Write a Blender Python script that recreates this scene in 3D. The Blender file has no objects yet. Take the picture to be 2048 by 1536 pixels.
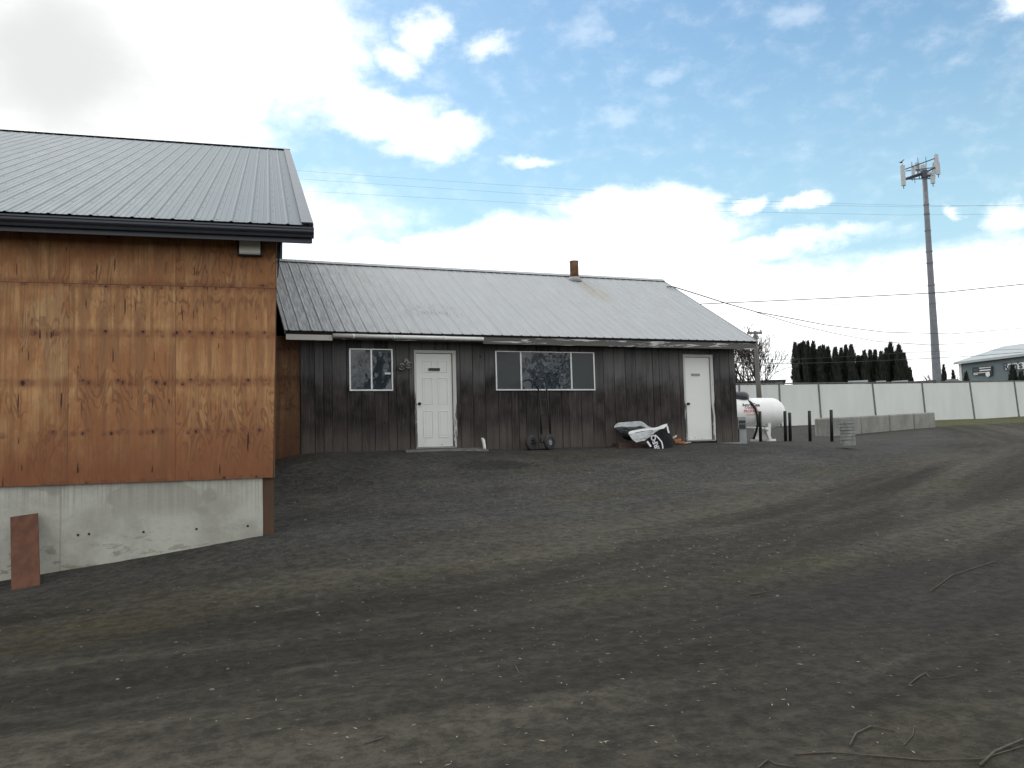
import bpy, math, random
import numpy as np
from math import radians, sin, cos, tan, pi, hypot, atan2, sqrt
from mathutils import Vector, Matrix, noise as mn
random.seed(7)
sc = bpy.context.scene

# ------------------------------------------------------------------ camera
PITCH, ROLL, FPX, YAW = radians(4.24), radians(1.543), 1688.0, radians(21.11)
cr_, sr_, cp_, sp_, cy_, sy_ = cos(ROLL), sin(ROLL), cos(PITCH), sin(PITCH), cos(YAW), sin(YAW)
RM = np.array([[cy_, sy_, 0], [-sy_, cy_, 0], [0, 0, 1]]) @ np.array([[1, 0, 0], [0, cp_, -sp_], [0, sp_, cp_]]) @ np.array([[cr_, 0, sr_], [0, 1, 0], [-sr_, 0, cr_]])
cam = bpy.data.cameras.new("camera"); camo = bpy.data.objects.new("camera", cam); sc.collection.objects.link(camo)
cam.sensor_width = 36; cam.lens = FPX / 2048 * 36; cam.clip_end = 6000; cam.clip_start = 0.05
mw = Matrix.Identity(4)
for i in range(3):
    mw[i][0] = RM[i, 0]; mw[i][1] = RM[i, 2]; mw[i][2] = -RM[i, 1]
camo.matrix_world = mw
sc.camera = camo

# survey helpers: the site was measured from the photo's lines of sight on known planes
def ray(px, py): return RM @ np.array([px - 1024.0, FPX, 768.0 - py])
def onY(px, py, Y): r = ray(px, py); return r * Y / r[1]
def onZ(px, py, Z): r = ray(px, py); return r * Z / r[2]
def atd(px, py, d): r = ray(px, py); return r * d / hypot(r[0], r[1])
def onP(px, py, n, k): r = ray(px, py); return r * k / (r @ n)

# ------------------------------------------------------------------ node helper
class NT:
    def __init__(s, nt): s.nt = nt; s.L = nt.links
    def n(s, t, ins=None, out=0, **props):
        nd = s.nt.nodes.new(t)
        for k, v in props.items(): setattr(nd, k, v)
        if ins:
            for k, v in ins.items(): s.set(nd.inputs[k], v)
        return nd.outputs[out] if out is not None else nd
    def set(s, inp, v):
        if isinstance(v, bpy.types.NodeSocket): s.L.new(v, inp)
        else:
            if isinstance(v, (tuple, list)) and len(v) == 3 and inp.type == 'RGBA': v = (*v, 1)
            inp.default_value = v
    def m(s, op, a, b=0.0, c=0.0, clamp=False):
        return s.n('ShaderNodeMath', {0: a, 1: b, 2: c}, operation=op, use_clamp=clamp)
    def v(s, op, a, b=(0, 0, 0), c=(0, 0, 0), out=0):
        return s.n('ShaderNodeVectorMath', {0: a, 1: b, 2: c}, operation=op, out=out)
    def comb(s, x, y, z): return s.n('ShaderNodeCombineXYZ', {0: x, 1: y, 2: z})
    def sep(s, v):
        nd = s.n('ShaderNodeSeparateXYZ', {0: v}, out=None); return nd.outputs[0], nd.outputs[1], nd.outputs[2]
    def noise(s, v, scale, detail=3, rough=.55, dist=0.0, dim='3D'):
        return s.n('ShaderNodeTexNoise', {'Vector': v, 'Scale': scale, 'Detail': detail, 'Roughness': rough, 'Distortion': dist}, noise_dimensions=dim)
    def mr(s, v, a, b, c=0.0, d=1.0, smooth=True):
        return s.n('ShaderNodeMapRange', {0: v, 1: a, 2: b, 3: c, 4: d}, interpolation_type='SMOOTHSTEP' if smooth else 'LINEAR')
    def mix(s, f, a, b, mode='MIX'):
        nd = s.n('ShaderNodeMix', None, out=None, data_type='RGBA', blend_type=mode)
        s.set(nd.inputs[0], f); s.set(nd.inputs[6], a); s.set(nd.inputs[7], b); return nd.outputs[2]
    def white(s, v, dim='3D'):
        return s.n('ShaderNodeTexWhiteNoise', {'Vector': v}, noise_dimensions=dim)
    def pos(s): return s.n('ShaderNodeNewGeometry')
    def bump(s, h, dist=.01, strength=1.0): return s.n('ShaderNodeBump', {'Height': h, 'Distance': dist, 'Strength': strength})

def material(name):
    m = bpy.data.materials.new(name); m.use_nodes = True
    g = NT(m.node_tree); b = m.node_tree.nodes['Principled BSDF']
    return m, g, b

# ------------------------------------------------------------------ world, sun, exposure
SUN_EL, SUN_AZ = 46.0, -12.0     # azimuth from +Y towards +X (behind the big cloud)
world = bpy.data.worlds.new("World"); sc.world = world; world.use_nodes = True
g = NT(world.node_tree); bgn = world.node_tree.nodes['Background']
sky = g.n('ShaderNodeTexSky', sky_type='NISHITA', sun_disc=False, sun_elevation=radians(SUN_EL), sun_rotation=radians(SUN_AZ), air_density=1.3, dust_density=.6, ozone_density=2.0)
dirv = g.n('ShaderNodeTexCoord')
dirv = g.v('NORMALIZE', dirv)
def fix_world_coord():
    tc = [n for n in world.node_tree.nodes if n.type == 'TEX_COORD'][0]
    nm = [n for n in world.node_tree.nodes if n.type == 'VECT_MATH' and n.operation == 'NORMALIZE'][0]
    world.node_tree.links.new(tc.outputs['Generated'], nm.inputs[0])
fix_world_coord()
dx, dy, dz = g.sep(dirv)
az = g.m('MULTIPLY', g.m('ARCTAN2', dx, dy), 57.2958)
el = g.m('MULTIPLY', g.m('ARCSINE', dz), 57.2958)
P0 = g.comb(az, el, 0.0)
wn = g.n('ShaderNodeTexNoise', {'Vector': g.v('MULTIPLY', P0, (1, 1.5, 1)), 'Scale': .16, 'Detail': 8.0, 'Roughness': .62}, out=1)
P1 = g.v('MULTIPLY_ADD', g.v('SUBTRACT', wn, (.5, .5, .5)), (7, 4.2, 0), P0)
CL = [(120,90,420,300,1.5),(420,70,330,190,1.3),(590,60,170,100,.9),(250,240,300,90,1.0),(520,160,90,90,.7),
      (850,60,70,55,.75),(790,115,70,40,.6),(760,225,150,60,.9),(870,275,120,50,.85),(680,190,70,45,.6),(985,100,60,26,.45),
      (1072,316,55,16,.5),(2050,5,70,40,.6),
      (1210,420,130,50,.9),(1310,430,130,60,1.0),(1480,415,52,16,.6),(1590,413,62,15,.65),(980,490,260,60,1.0),
      (780,520,200,50,1.1),(1130,560,420,130,1.5),(1560,487,210,22,.6),(1400,470,130,40,.8),(1420,600,400,90,1.2),(1960,590,330,110,1.1),
      (1700,700,700,130,1.6),(2040,440,60,30,.6),(1905,423,26,10,.55),(300,420,500,120,1.0),(1900,525,130,40,.8)]
dens = None
THIN = [(1160,75,75,50,.8),(1240,235,120,34,.8),(1350,148,75,30,.9),(1590,18,95,45,1.0),(1925,100,40,20,.6),(1330,205,60,60,.5),(985,180,60,30,.6),(860,150,80,40,.6),(650,560,30,50,.4),(2040,100,50,60,.4),(640,440,25,40,.5)]
thin = None
for (cx, cy, rx, ry, w) in CL + THIN:
    r = ray(cx, cy); a0 = math.degrees(atan2(r[0], r[1])); e0 = math.degrees(atan2(r[2], hypot(r[0], r[1])))
    k = 57.2958 / FPX * cos(radians(e0)); sx, sy = 1 / (rx * k / cos(radians(e0))), 1 / (ry * k)
    q = g.v('MULTIPLY_ADD', P1, (sx, sy, 0), (-a0 * sx, -e0 * sy, 0))
    ln = g.v('LENGTH', q, out=1)
    d = g.m('MULTIPLY_ADD', ln, -w * .9, w)
    if (cx, cy, rx, ry, w) in THIN: thin = d if thin is None else g.m('MAXIMUM', thin, d)
    else: dens = d if dens is None else g.m('MAXIMUM', dens, d)
# unseen loose clouds added outside the view, thickened to brighten the front walls
n2 = g.noise(g.comb(az, g.m('MULTIPLY', el, 1.7), 3.0), .045, 6, .6)
out = g.m('MAXIMUM', g.mr(g.m('ABSOLUTE', g.m('SUBTRACT', az, 21.0)), 34, 48), g.mr(el, 29, 38))
d2 = g.m('MULTIPLY', g.m('MULTIPLY_ADD', g.m('SUBTRACT', n2, .40), 7.0, .3), out)
dens = g.m('MAXIMUM', dens, d2)
n3 = g.noise(g.v('MULTIPLY', P0, (1, 1.6, 1)), .5, 7, .6)
dens = g.m('MULTIPLY_ADD', g.m('SUBTRACT', n3, .5), .55, dens)
cmask = g.mr(dens, -.04, .68)
thin = g.m('MULTIPLY', g.mr(g.m('MULTIPLY_ADD', g.m('SUBTRACT', n3, .5), 1.6, thin), .05, 1.0), .22)
cmask = g.m('MAXIMUM', cmask, thin)
# thick cloud is a little greyer on its underside
n4 = g.noise(P0, .07, 4, .5)
gq = g.v('MULTIPLY_ADD', P1, (1 / 9.0, 1 / 6.5, 0), (7.5 / 9.0, -23.0 / 6.5, 0))
thick = g.m('MAXIMUM', g.m('MULTIPLY', g.mr(dens, 1.0, 1.6), g.mr(n4, .45, .65)), g.m('MULTIPLY', g.mr(g.m('ADD', g.v('LENGTH', gq, out=1), g.m('MULTIPLY', g.m('SUBTRACT', n4, .5), 1.2)), .1, 1.5, 1, 0), .88))
ccol = g.mix(thick, (.98, .99, 1.0), (.47, .475, .475))
skyc = g.v('MULTIPLY', sky, (.068, .082, .083))
haze = g.mr(el, 2, 30, 1, 0)
skyc = g.mix(g.m('MULTIPLY', haze, .62), skyc, (.44, .63, .68))
fin = g.mix(cmask, skyc, ccol)
g.L.new(fin, bgn.inputs[0]); bgn.inputs[1].default_value = 1.0
sun = bpy.data.lights.new("sun", 'SUN'); suno = bpy.data.objects.new("sun", sun); sc.collection.objects.link(suno)
sun.energy = .5; sun.angle = radians(14); sun.color = (1, .96, .9)
sd = Vector((sin(radians(SUN_AZ)) * cos(radians(SUN_EL)), cos(radians(SUN_AZ)) * cos(radians(SUN_EL)), sin(radians(SUN_EL))))
suno.rotation_euler = sd.to_track_quat('Z', 'Y').to_euler()
sc.view_settings.view_transform = 'Standard'; sc.view_settings.look = 'None'; sc.view_settings.exposure = 0.65; sc.view_settings.gamma = 1
sc.render.engine = 'CYCLES'

# ------------------------------------------------------------------ mesh helpers
class MB:
    def __init__(s): s.V = []; s.F = []; s.MI = []; s.mi = 0
    def add(s, vs, fs):
        o = len(s.V); s.V += [tuple(float(c) for c in v) for v in vs]
        for f in fs: s.F.append(tuple(i + o for i in f)); s.MI.append(s.mi)
    def hexa(s, p):   # 4 bottom, 4 top
        s.add(p, [(0, 3, 2, 1), (4, 5, 6, 7), (0, 1, 5, 4), (1, 2, 6, 5), (2, 3, 7, 6), (3, 0, 4, 7)])
    def box(s, lo, hi):
        (a, b, c), (d, e, f) = lo, hi
        s.hexa([(a, b, c), (d, b, c), (d, e, c), (a, e, c), (a, b, f), (d, b, f), (d, e, f), (a, e, f)])
    def obox(s, c, u, v, w):   # centre and three half vectors
        c, u, v, w = map(Vector, (c, u, v, w))
        s.hexa([c - u - v - w, c + u - v - w, c + u + v - w, c - u + v - w, c - u - v + w, c + u - v + w, c + u + v + w, c - u + v + w])
    def tube(s, pts, r, n=8, cap=True):
        pts = [Vector(tuple(map(float, p))) for p in pts]; N = len(pts)
        rs = r if isinstance(r, (list, tuple)) else [r] * N
        vs = []; pu = None
        for i, p in enumerate(pts):
            t = (pts[min(i + 1, N - 1)] - pts[max(i - 1, 0)]).normalized()
            u = t.orthogonal().normalized() if pu is None else (pu - t * pu.dot(t)).normalized()
            pu = u; w = t.cross(u)
            for k in range(n):
                a = 2 * pi * k / n; vs.append(p + (u * cos(a) + w * sin(a)) * rs[i])
        fs = [(i * n + k, i * n + (k + 1) % n, (i + 1) * n + (k + 1) % n, (i + 1) * n + k) for i in range(N - 1) for k in range(n)]
        if cap: fs += [tuple(range(n - 1, -1, -1)), tuple((N - 1) * n + k for k in range(n))]
        s.add(vs, fs)
    def lathe(s, base, axis, prof, n=24, cap=True):   # prof: (distance along axis, radius)
        ax = Vector(axis).normalized(); b = Vector(tuple(map(float, base)))
        u = ax.orthogonal().normalized(); w = ax.cross(u); vs = []
        for (h, r) in prof:
            for k in range(n):
                a = 2 * pi * k / n; vs.append(b + ax * h + (u * cos(a) + w * sin(a)) * r)
        N = len(prof)
        fs = [(i * n + k, i * n + (k + 1) % n, (i + 1) * n + (k + 1) % n, (i + 1) * n + k) for i in range(N - 1) for k in range(n)]
        if cap: fs += [tuple(range(n - 1, -1, -1)), tuple((N - 1) * n + k for k in range(n))]
        s.add(vs, fs)
    def prism(s, poly, d):   # polygon points, extruded by vector d
        n = len(poly); d = Vector(d); P = [Vector(tuple(map(float, p))) for p in poly]
        s.add(P + [p + d for p in P], [tuple(range(n - 1, -1, -1)), tuple(range(n, 2 * n))] + [(i, (i + 1) % n, n + (i + 1) % n, n + i) for i in range(n)])
    def build(s, name, mat, parent=None, smooth=False, bevel=0):
        me = bpy.data.meshes.new(name)
        off = Vector(parent.matrix_world.translation) if parent is not None and parent.get('_t') is None else Vector((0, 0, 0))
        if parent is not None: off = WLOC.get(parent.name, Vector((0, 0, 0)))
        me.from_pydata([(v[0] - off.x, v[1] - off.y, v[2] - off.z) for v in s.V], [], s.F)
        for mm in (mat if isinstance(mat, (list, tuple)) else [mat]): me.materials.append(mm)
        me.polygons.foreach_set('material_index', s.MI)
        if smooth: me.polygons.foreach_set('use_smooth', [True] * len(me.polygons))
        me.update()
        o = bpy.data.objects.new(name, me); sc.collection.objects.link(o)
        if parent is not None: o.parent = parent; WLOC[o.name] = off
        if bevel:
            b = o.modifiers.new('b', 'BEVEL'); b.width = bevel; b.segments = 2; b.limit_method = 'ANGLE'
        return o
WLOC = {}
def thing(name, loc, label, cat, group=None):
    o = bpy.data.objects.new(name, None); sc.collection.objects.link(o); o.location = loc; o.empty_display_size = .2
    WLOC[o.name] = Vector(tuple(map(float, loc))); o['label'] = label; o['category'] = cat
    if group: o['group'] = group
    return o
def tag(o, label=None, cat=None, group=None, kind=None):
    if label: o['label'] = label
    if cat: o['category'] = cat
    if group: o['group'] = group
    if kind: o['kind'] = kind
    return o

# ------------------------------------------------------------------ materials
def simple(name, col, rough=.7, metal=0.0, var=.25, scale=8.0, bump=0.0, stretch=(1, 1, 1), spec=.5):
    m, g, b = material(name); p = g.v('MULTIPLY', g.pos(), stretch)
    n1 = g.noise(p, scale, 5, .6)
    f = g.mr(n1, .3, .7)
    c = g.mix(f, tuple(x * (1 - var) for x in col), tuple(min(1, x * (1 + var)) for x in col))
    g.L.new(c, b.inputs['Base Color']); b.inputs['Roughness'].default_value = rough; b.inputs['Metallic'].default_value = metal
    b.inputs['Specular IOR Level'].default_value = spec
    if bump: g.L.new(g.bump(n1, bump), b.inputs['Normal'])
    return m

def mat_ground():
    m, g, b = material('dirt and gravel'); p = g.pos(); x, y, z = g.sep(p)
    xp = g.m('MAXIMUM', x, 0.0)
    wy = g.m('SUBTRACT', y, g.m('MULTIPLY', g.m('MULTIPLY', xp, xp), .02))
    trk = g.comb(g.m('MULTIPLY', x, .16), wy, 0.0)
    nb = g.noise(p, .35, 4, .6); ns = g.noise(trk, .9, 6, .62, .3); nt = g.noise(trk, 3.6, 4, .6, .2)
    fine = g.noise(p, 60, 3, .7); med = g.noise(p, 9, 5, .65); grit = g.noise(p, 170, 2, .7)
    broad = g.noise(g.comb(g.m('MULTIPLY', x, .22), wy, 21.0), .55, 5, .6, .5)
    gravel = g.mix(g.mr(fine, .35, .66), (.026, .0255, .023), (.070, .068, .061))
    gpat = g.noise(p, .8, 5, .62, .4)
    gravel = g.mix(g.m('MULTIPLY', g.mr(gpat, .48, .68), .55), gravel, (.082, .078, .066))
    gravel = g.mix(g.m('MULTIPLY', g.mr(gpat, .46, .30), .45), gravel, (.020, .0195, .018))
    brown = g.mix(g.mr(ns, .3, .7), (.021, .0185, .0135), (.048, .043, .0325))
    brown = g.mix(g.m('MULTIPLY', g.mr(broad, .46, .66), .75), brown, (.074, .067, .051))
    brown = g.mix(g.m('MULTIPLY', g.mr(broad, .47, .30), .6), brown, (.017, .0145, .0105))
    edge = g.m('ADD', wy, g.m('MULTIPLY', g.m('SUBTRACT', nb, .5), 2.4))
    edge = g.m('ADD', edge, g.m('MULTIPLY', g.m('SUBTRACT', ns, .5), 1.6))
    f = g.mr(edge, 9.0, 10.6)
    c = g.mix(f, brown, gravel)
    c = g.mix(g.m('MULTIPLY', g.mr(nt, .52, .72), .35), c, (.070, .063, .049))
    # darker compacted wheel lanes
    lane = g.mr(g.noise(g.comb(g.m('MULTIPLY', x, .05), wy, 4.0), .62, 3, .5), .5, .66)
    c = g.mix(g.m('MULTIPLY', lane, .22), c, (.022, .0195, .016))
    # mossy film
    moss = g.m('MULTIPLY', g.mr(g.noise(g.comb(g.m('MULTIPLY', x, .35), wy, 9.0), .55, 4, .6), .54, .70), .5)
    c = g.mix(moss, c, (.050, .047, .021))
    # damp patch in front of the door and damp soil bottom right
    dp = g.v('MULTIPLY_ADD', p, (1 / .95, 1 / .55, 0), (-5.55 / .95, -15.45 / .55, 0))
    dl = g.m('ADD', g.v('LENGTH', dp, out=1), g.m('MULTIPLY', g.m('SUBTRACT', med, .5), .9))
    c = g.mix(g.mr(dl, .65, 1.1, .62, 0), c, (.018, .017, .016))
    dp2 = g.v('MULTIPLY_ADD', p, (1 / 2.6, 1 / 1.3, 0), (-6.2 / 2.6, -5.6 / 1.3, 0))
    dl2 = g.m('ADD', g.v('LENGTH', dp2, out=1), g.m('MULTIPLY', g.m('SUBTRACT', ns, .5), 1.6))
    c = g.mix(g.mr(dl2, .5, 1.3, .5, 0), c, (.022, .021, .020))
    # grass under the fence
    gr = g.m('MULTIPLY', g.mr(y, 27.5, 28.2), g.mr(x, 28.0, 30.0))
    c = g.mix(g.m('MULTIPLY', gr, g.mr(med, .3, .6)), c, (.075, .08, .025))
    c = g.mix(g.m('MULTIPLY', g.m('MULTIPLY', g.mr(x, 9, 17), f), .35), c, (.040, .039, .034))
    clod = g.noise(p, 26, 4, .7)
    c = g.mix(g.mr(g.m('MULTIPLY_ADD', g.m('SUBTRACT', med, .5), 1.0, g.m('MULTIPLY_ADD', clod, .5, g.m('MULTIPLY', grit, .5))), .3, .72), g.mix(1.0, c, (.60, .60, .60), 'MULTIPLY'), g.mix(1.0, c, (1.42, 1.42, 1.42), 'MULTIPLY'))
    # pale grit specks
    v = g.n('ShaderNodeTexVoronoi', {'Vector': p, 'Scale': 38.0, 'Randomness': 1.0})
    sp = g.m('MULTIPLY', g.mr(v, .09, .14, 1, 0), g.mr(g.white(g.v('FLOOR', g.v('MULTIPLY', p, (19, 19, 19)))), .86, .9))
    c = g.mix(g.m('MULTIPLY', sp, .6), c, (.18, .175, .16))
    g.L.new(c, b.inputs['Base Color']); b.inputs['Roughness'].default_value = .95; b.inputs['Specular IOR Level'].default_value = .2
    h = g.m('ADD', g.m('MULTIPLY', med, .036), g.m('ADD', g.m('ADD', g.m('MULTIPLY', fine, .012), g.m('MULTIPLY', clod, .022)), g.m('MULTIPLY', nt, .03)))
    g.L.new(g.bump(h, 1.0, .9), b.inputs['Normal'])
    return m

T5 = radians(-5.0); BD = np.array([cos(T5), sin(T5), 0]); BN = np.array([-sin(T5), cos(T5), 0]); DB = 11.325
def B(s_, off, z): p = BD * s_ + BN * (DB + off); return Vector((p[0], p[1], z))   # off>0 = behind the front wall

def mat_plywood(name='stained plywood', dark=1.0, panel=False):
    m, g, b = material(name); p = g.pos(); x, y, z = g.sep(p)
    s_ = g.m('ADD', g.m('MULTIPLY', x, float(BD[0])), g.m('MULTIPLY', y, float(BD[1])))
    if panel: s_ = g.m('ADD', x, g.m('MULTIPLY', y, .9))
    sh = g.m('FLOOR', g.m('DIVIDE', g.m('ADD', s_, 1.128 + 12.2), 1.22))
    up = g.m('GREATER_THAN', z, 2.143)
    sid = g.m('MULTIPLY_ADD', up, 17.3, sh)
    rnd = g.white(g.comb(sid, 1.7, 0.0)); rnd2 = g.white(g.comb(sid, 9.1, 3.0))
    # peeled veneer repeats around the log
    per = g.m('MULTIPLY_ADD', g.m('MAXIMUM', up, g.m('LESS_THAN', sh, 8.5)), .75, .405)
    ang = g.m('DIVIDE', g.m('MULTIPLY', s_, 6.2832), per); rad = g.m('DIVIDE', per, 6.2832)
    cx = g.m('MULTIPLY', g.m('COSINE', ang), rad); cyy = g.m('MULTIPLY', g.m('SINE', ang), rad)
    drift = g.m('MULTIPLY', s_, .05)
    V = g.comb(g.m('ADD', g.m('ADD', cx, g.m('MULTIPLY', rnd, 7.0)), drift), cyy, z)
    Vl = g.v('MULTIPLY', V, (1, 1, .30))
    # knots in rows
    zr = g.m('FRACT', g.m('DIVIDE', g.m('ADD', z, g.m('MULTIPLY_ADD', rnd, .0, .30)), .615))
    zd = g.m('ABSOLUTE', g.m('SUBTRACT', zr, .98)); zd = g.m('MINIMUM', zd, g.m('SUBTRACT', 1.0, zd))
    row = g.mr(zd, .02, .17, 1, 0)
    vo = g.n('ShaderNodeTexVoronoi', {'Vector': g.v('MULTIPLY', V, (1, 1, .75)), 'Scale': g.m('MULTIPLY_ADD', g.m('MAXIMUM', up, g.m('LESS_THAN', sh, 8.5)), -4.5, 11.5), 'Randomness': .95})
    knotd = g.m('ADD', vo, g.mr(zd, .05, .16, 0, 1.2))
    knot = g.mr(knotd, .12, .20, 1, 0)
    halo = g.mr(knotd, .12, .6, 1, 0)
    left = g.m('LESS_THAN', sh, 8.5)
    base = g.noise(g.v('MULTIPLY', V, (1, 1, .26)), 3.4, 3, .5, .45)
    warp = g.m('ADD', base, g.m('MULTIPLY', halo, .09))
    bands = g.m('SINE', g.m('MULTIPLY', warp, 88.0))
    patch = g.mr(g.noise(g.v('MULTIPLY', V, (1, 1, .6)), 2.3, 2), .42, .62)
    bands = g.m('MULTIPLY', g.mr(bands, .1, 1.0), g.m('MULTIPLY_ADD', patch, .75, .2))
    streak = g.noise(g.v('MULTIPLY', V, (1, 1, .035)), 60, 4, .65)
    col = g.noise(g.v('MULTIPLY', V, (1, 1, .05)), 11, 3, .6)
    blot = g.noise(g.v('MULTIPLY', V, (1, 1, .5)), 3.0, 5, .65)
    big = g.noise(g.comb(s_, z, 5.0), .9, 4, .6)
    k = dark
    ca = (.52 * k, .305 * k, .135 * k); cb = (.33 * k, .145 * k, .058 * k); cc = (.17 * k, .060 * k, .025 * k)
    c = g.mix(g.mr(blot, .34, .62), ca, cb)
    c = g.mix(g.m('MULTIPLY', g.mr(col, .42, .62), .75), c, (.25 * k, .128 * k, .060 * k))
    c = g.mix(g.m('MULTIPLY', g.mr(rnd2, 0, 1), .3), c, cb)
    pale = g.m('MULTIPLY', g.m('MULTIPLY', left, g.m('SUBTRACT', 1.0, up)), g.mr(g.noise(g.comb(s_, 0.0, g.m('MULTIPLY', z, .5)), 2.2, 3, .5, .6), .53, .57))
    c = g.mix(g.m('MULTIPLY', pale, .24), c, (.44 * k, .34 * k, .18 * k))
    c = g.mix(g.m('MULTIPLY', bands, .62), c, (.12 * k, .055 * k, .027 * k))
    c = g.mix(g.m('MULTIPLY', g.mr(streak, .45, .72), .5), c, (.16 * k, .078 * k, .038 * k))
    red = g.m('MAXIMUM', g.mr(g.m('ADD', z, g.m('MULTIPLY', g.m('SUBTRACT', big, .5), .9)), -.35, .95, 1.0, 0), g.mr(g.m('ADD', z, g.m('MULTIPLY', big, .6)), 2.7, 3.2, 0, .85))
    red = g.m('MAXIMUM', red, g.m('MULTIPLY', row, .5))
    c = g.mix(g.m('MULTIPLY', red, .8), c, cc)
    c = g.mix(g.m('MULTIPLY', halo, .6), c, (.115 * k, .042 * k, .032 * k))
    c = g.mix(g.m('MULTIPLY', knot, .95), c, (.030, .011, .008))
    # face checks
    ck = g.noise(g.comb(s_, g.m('MULTIPLY', z, .08), rnd), 30, 2, .4)
    chk = g.m('MULTIPLY', g.mr(ck, .70, .72), g.mr(g.noise(V, 3.0, 1), .46, .52))
    c = g.mix(g.m('MULTIPLY', chk, .9), c, (.028, .014, .010))
    # sheet joints
    fs = g.m('FRACT', g.m('DIVIDE', g.m('ADD', s_, 1.128 + 12.2), 1.22)); js = g.m('MINIMUM', fs, g.m('SUBTRACT', 1.0, fs))
    jz = g.m('ABSOLUTE', g.m('SUBTRACT', z, 2.143))
    j = g.m('MAXIMUM', g.mr(js, .0015, .0035, 1, 0), g.mr(jz, .003, .007, 1, 0))
    if not panel: c = g.mix(g.m('MULTIPLY', j, .6), c, (.05, .024, .014))
    g.L.new(c, b.inputs['Base Color']); b.inputs['Roughness'].default_value = .7; b.inputs['Specular IOR Level'].default_value = .3
    h = g.m('SUBTRACT', g.m('MULTIPLY', bands, -.25), g.m('ADD', g.m('MULTIPLY', knot, 1.0), g.m('ADD', g.m('MULTIPLY', chk, 1.5), g.m('MULTIPLY', streak, .3))))
    g.L.new(g.bump(h, .003, .8), b.inputs['Normal'])
    return m

def mat_siding():
    m, g, b = material('weathered board'); p = g.pos(); x, y, z = g.sep(p)
    a = g.n('ShaderNodeAttribute', None, out=2, attribute_name='bid')
    ro = g.white(g.comb(a, 0.0, 0.0)); ro2 = g.white(g.comb(a, 5.0, 0.0))
    V = g.comb(g.m('MULTIPLY_ADD', ro, 40.0, x), y, g.m('MULTIPLY', z, .06))
    st = g.noise(V, 45, 5, .65); st2 = g.noise(V, 12, 4, .6)
    bl = g.noise(g.comb(x, ro, g.m('MULTIPLY', z, .8)), 2.2, 5, .6)
    zz = g.m('ADD', z, g.m('MULTIPLY', g.m('SUBTRACT', bl, .5), .9))
    zz = g.m('ADD', zz, g.m('MULTIPLY', g.m('SUBTRACT', ro2, .5), .35))
    grey = g.mix(ro, (.052, .051, .051), (.15, .146, .142))
    dark = g.mix(g.mr(bl, .3, .7), (.013, .0095, .0095), (.058, .047, .044))
    low = g.mix(bl, (.060, .051, .044), (.115, .10, .088))
    c = g.mix(g.mr(zz, 1.15, 1.75), dark, grey)
    c = g.mix(g.mr(g.m('ADD', zz, g.m('MULTIPLY', g.m('SUBTRACT', bl, .5), .2)), .05, .60, 1, 0), c, low)
    c = g.mix(g.m('MULTIPLY', g.mr(st, .46, .74), g.mr(zz, 1.0, 1.8, .38, .8)), c, (.15, .145, .142))
    c = g.mix(g.m('MULTIPLY', g.mr(st2, .55, .3, 0, 1), .35), c, (.012, .010, .011))
    # bare worn flecks along the grain
    fl = g.noise(g.comb(g.m('MULTIPLY_ADD', ro, 13.0, x), 0.0, g.m('MULTIPLY', z, .11)), 24, 4, .65)
    flm = g.m('MULTIPLY', g.mr(fl, .70, .76), g.mr(g.noise(p, 1.3, 2), .48, .6))
    c = g.mix(g.m('MULTIPLY', flm, .7), c, (.22, .21, .20))
    vo = g.n('ShaderNodeTexVoronoi', {'Vector': g.comb(x, 0.0, g.m('MULTIPLY', z, .6)), 'Scale': 2.6, 'Randomness': 1.0})
    kn = g.mr(vo, .035, .055, 1, 0)
    c = g.mix(kn, c, (.012, .01, .01))
    g.L.new(c, b.inputs['Base Color']); b.inputs['Roughness'].default_value = .9; b.inputs['Specular IOR Level'].default_value = .2
    g.L.new(g.bump(st, .004, 1), b.inputs['Normal'])
    return m

def mat_roof(name, col, dirty, metal=.45, rough=.42, axis=None):
    m, g, b = material(name); p = g.pos(); x, y, z = g.sep(p)
    n1 = g.noise(g.v('MULTIPLY', p, (1, .25, .25)), 5, 5, .65); n2 = g.noise(p, .7, 4, .6); n3 = g.noise(g.v('MULTIPLY', p, (3, .25, .25)), 9, 5, .65)
    c = g.mix(g.mr(n1, .3, .7), tuple(v * .93 for v in col), tuple(v * 1.05 for v in col))
    ro = rough
    if dirty:
        # soot and lichen on the end nearest the workshop
        st = g.mr(g.m('MULTIPLY_ADD', g.m('SUBTRACT', n2, .5), 3.0, x), 2.0, 5.6, 1, 0)
        f = g.m('MULTIPLY', st, g.mr(n3, .34, .62))
        c = g.mix(g.m('MULTIPLY', f, .62), c, (.12, .125, .125))
        sc_ = g.v('MULTIPLY_ADD', p, (1 / .8, 1 / .5, 0), (-5.3 / .8, -18.6 / .5, 0))
        f2 = g.m('MULTIPLY', g.mr(g.v('LENGTH', sc_, out=1), .2, 1.2, 1, 0), g.mr(g.noise(g.v('MULTIPLY', p, (4, .5, .5)), 7, 5, .7), .5, .62))
        c = g.mix(g.m('MULTIPLY', f2, .7), c, (.10, .10, .10))
        rs = g.v('MULTIPLY_ADD', p, (1 / .5, 1 / 1.3, 0), (-10.35 / .5, -20.4 / 1.3, 0))
        f3 = g.m('MULTIPLY', g.mr(g.v('LENGTH', rs, out=1), .2, 1.0, .55, 0), g.mr(n3, .3, .6))
        c = g.mix(f3, c, (.30, .27, .18))
    g.L.new(c, b.inputs['Base Color']); b.inputs['Metallic'].default_value = metal
    g.L.new(g.mr(n1, .3, .7, ro - .02, ro + .04), b.inputs['Roughness']); b.inputs['Specular IOR Level'].default_value = .22
    return m

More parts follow.
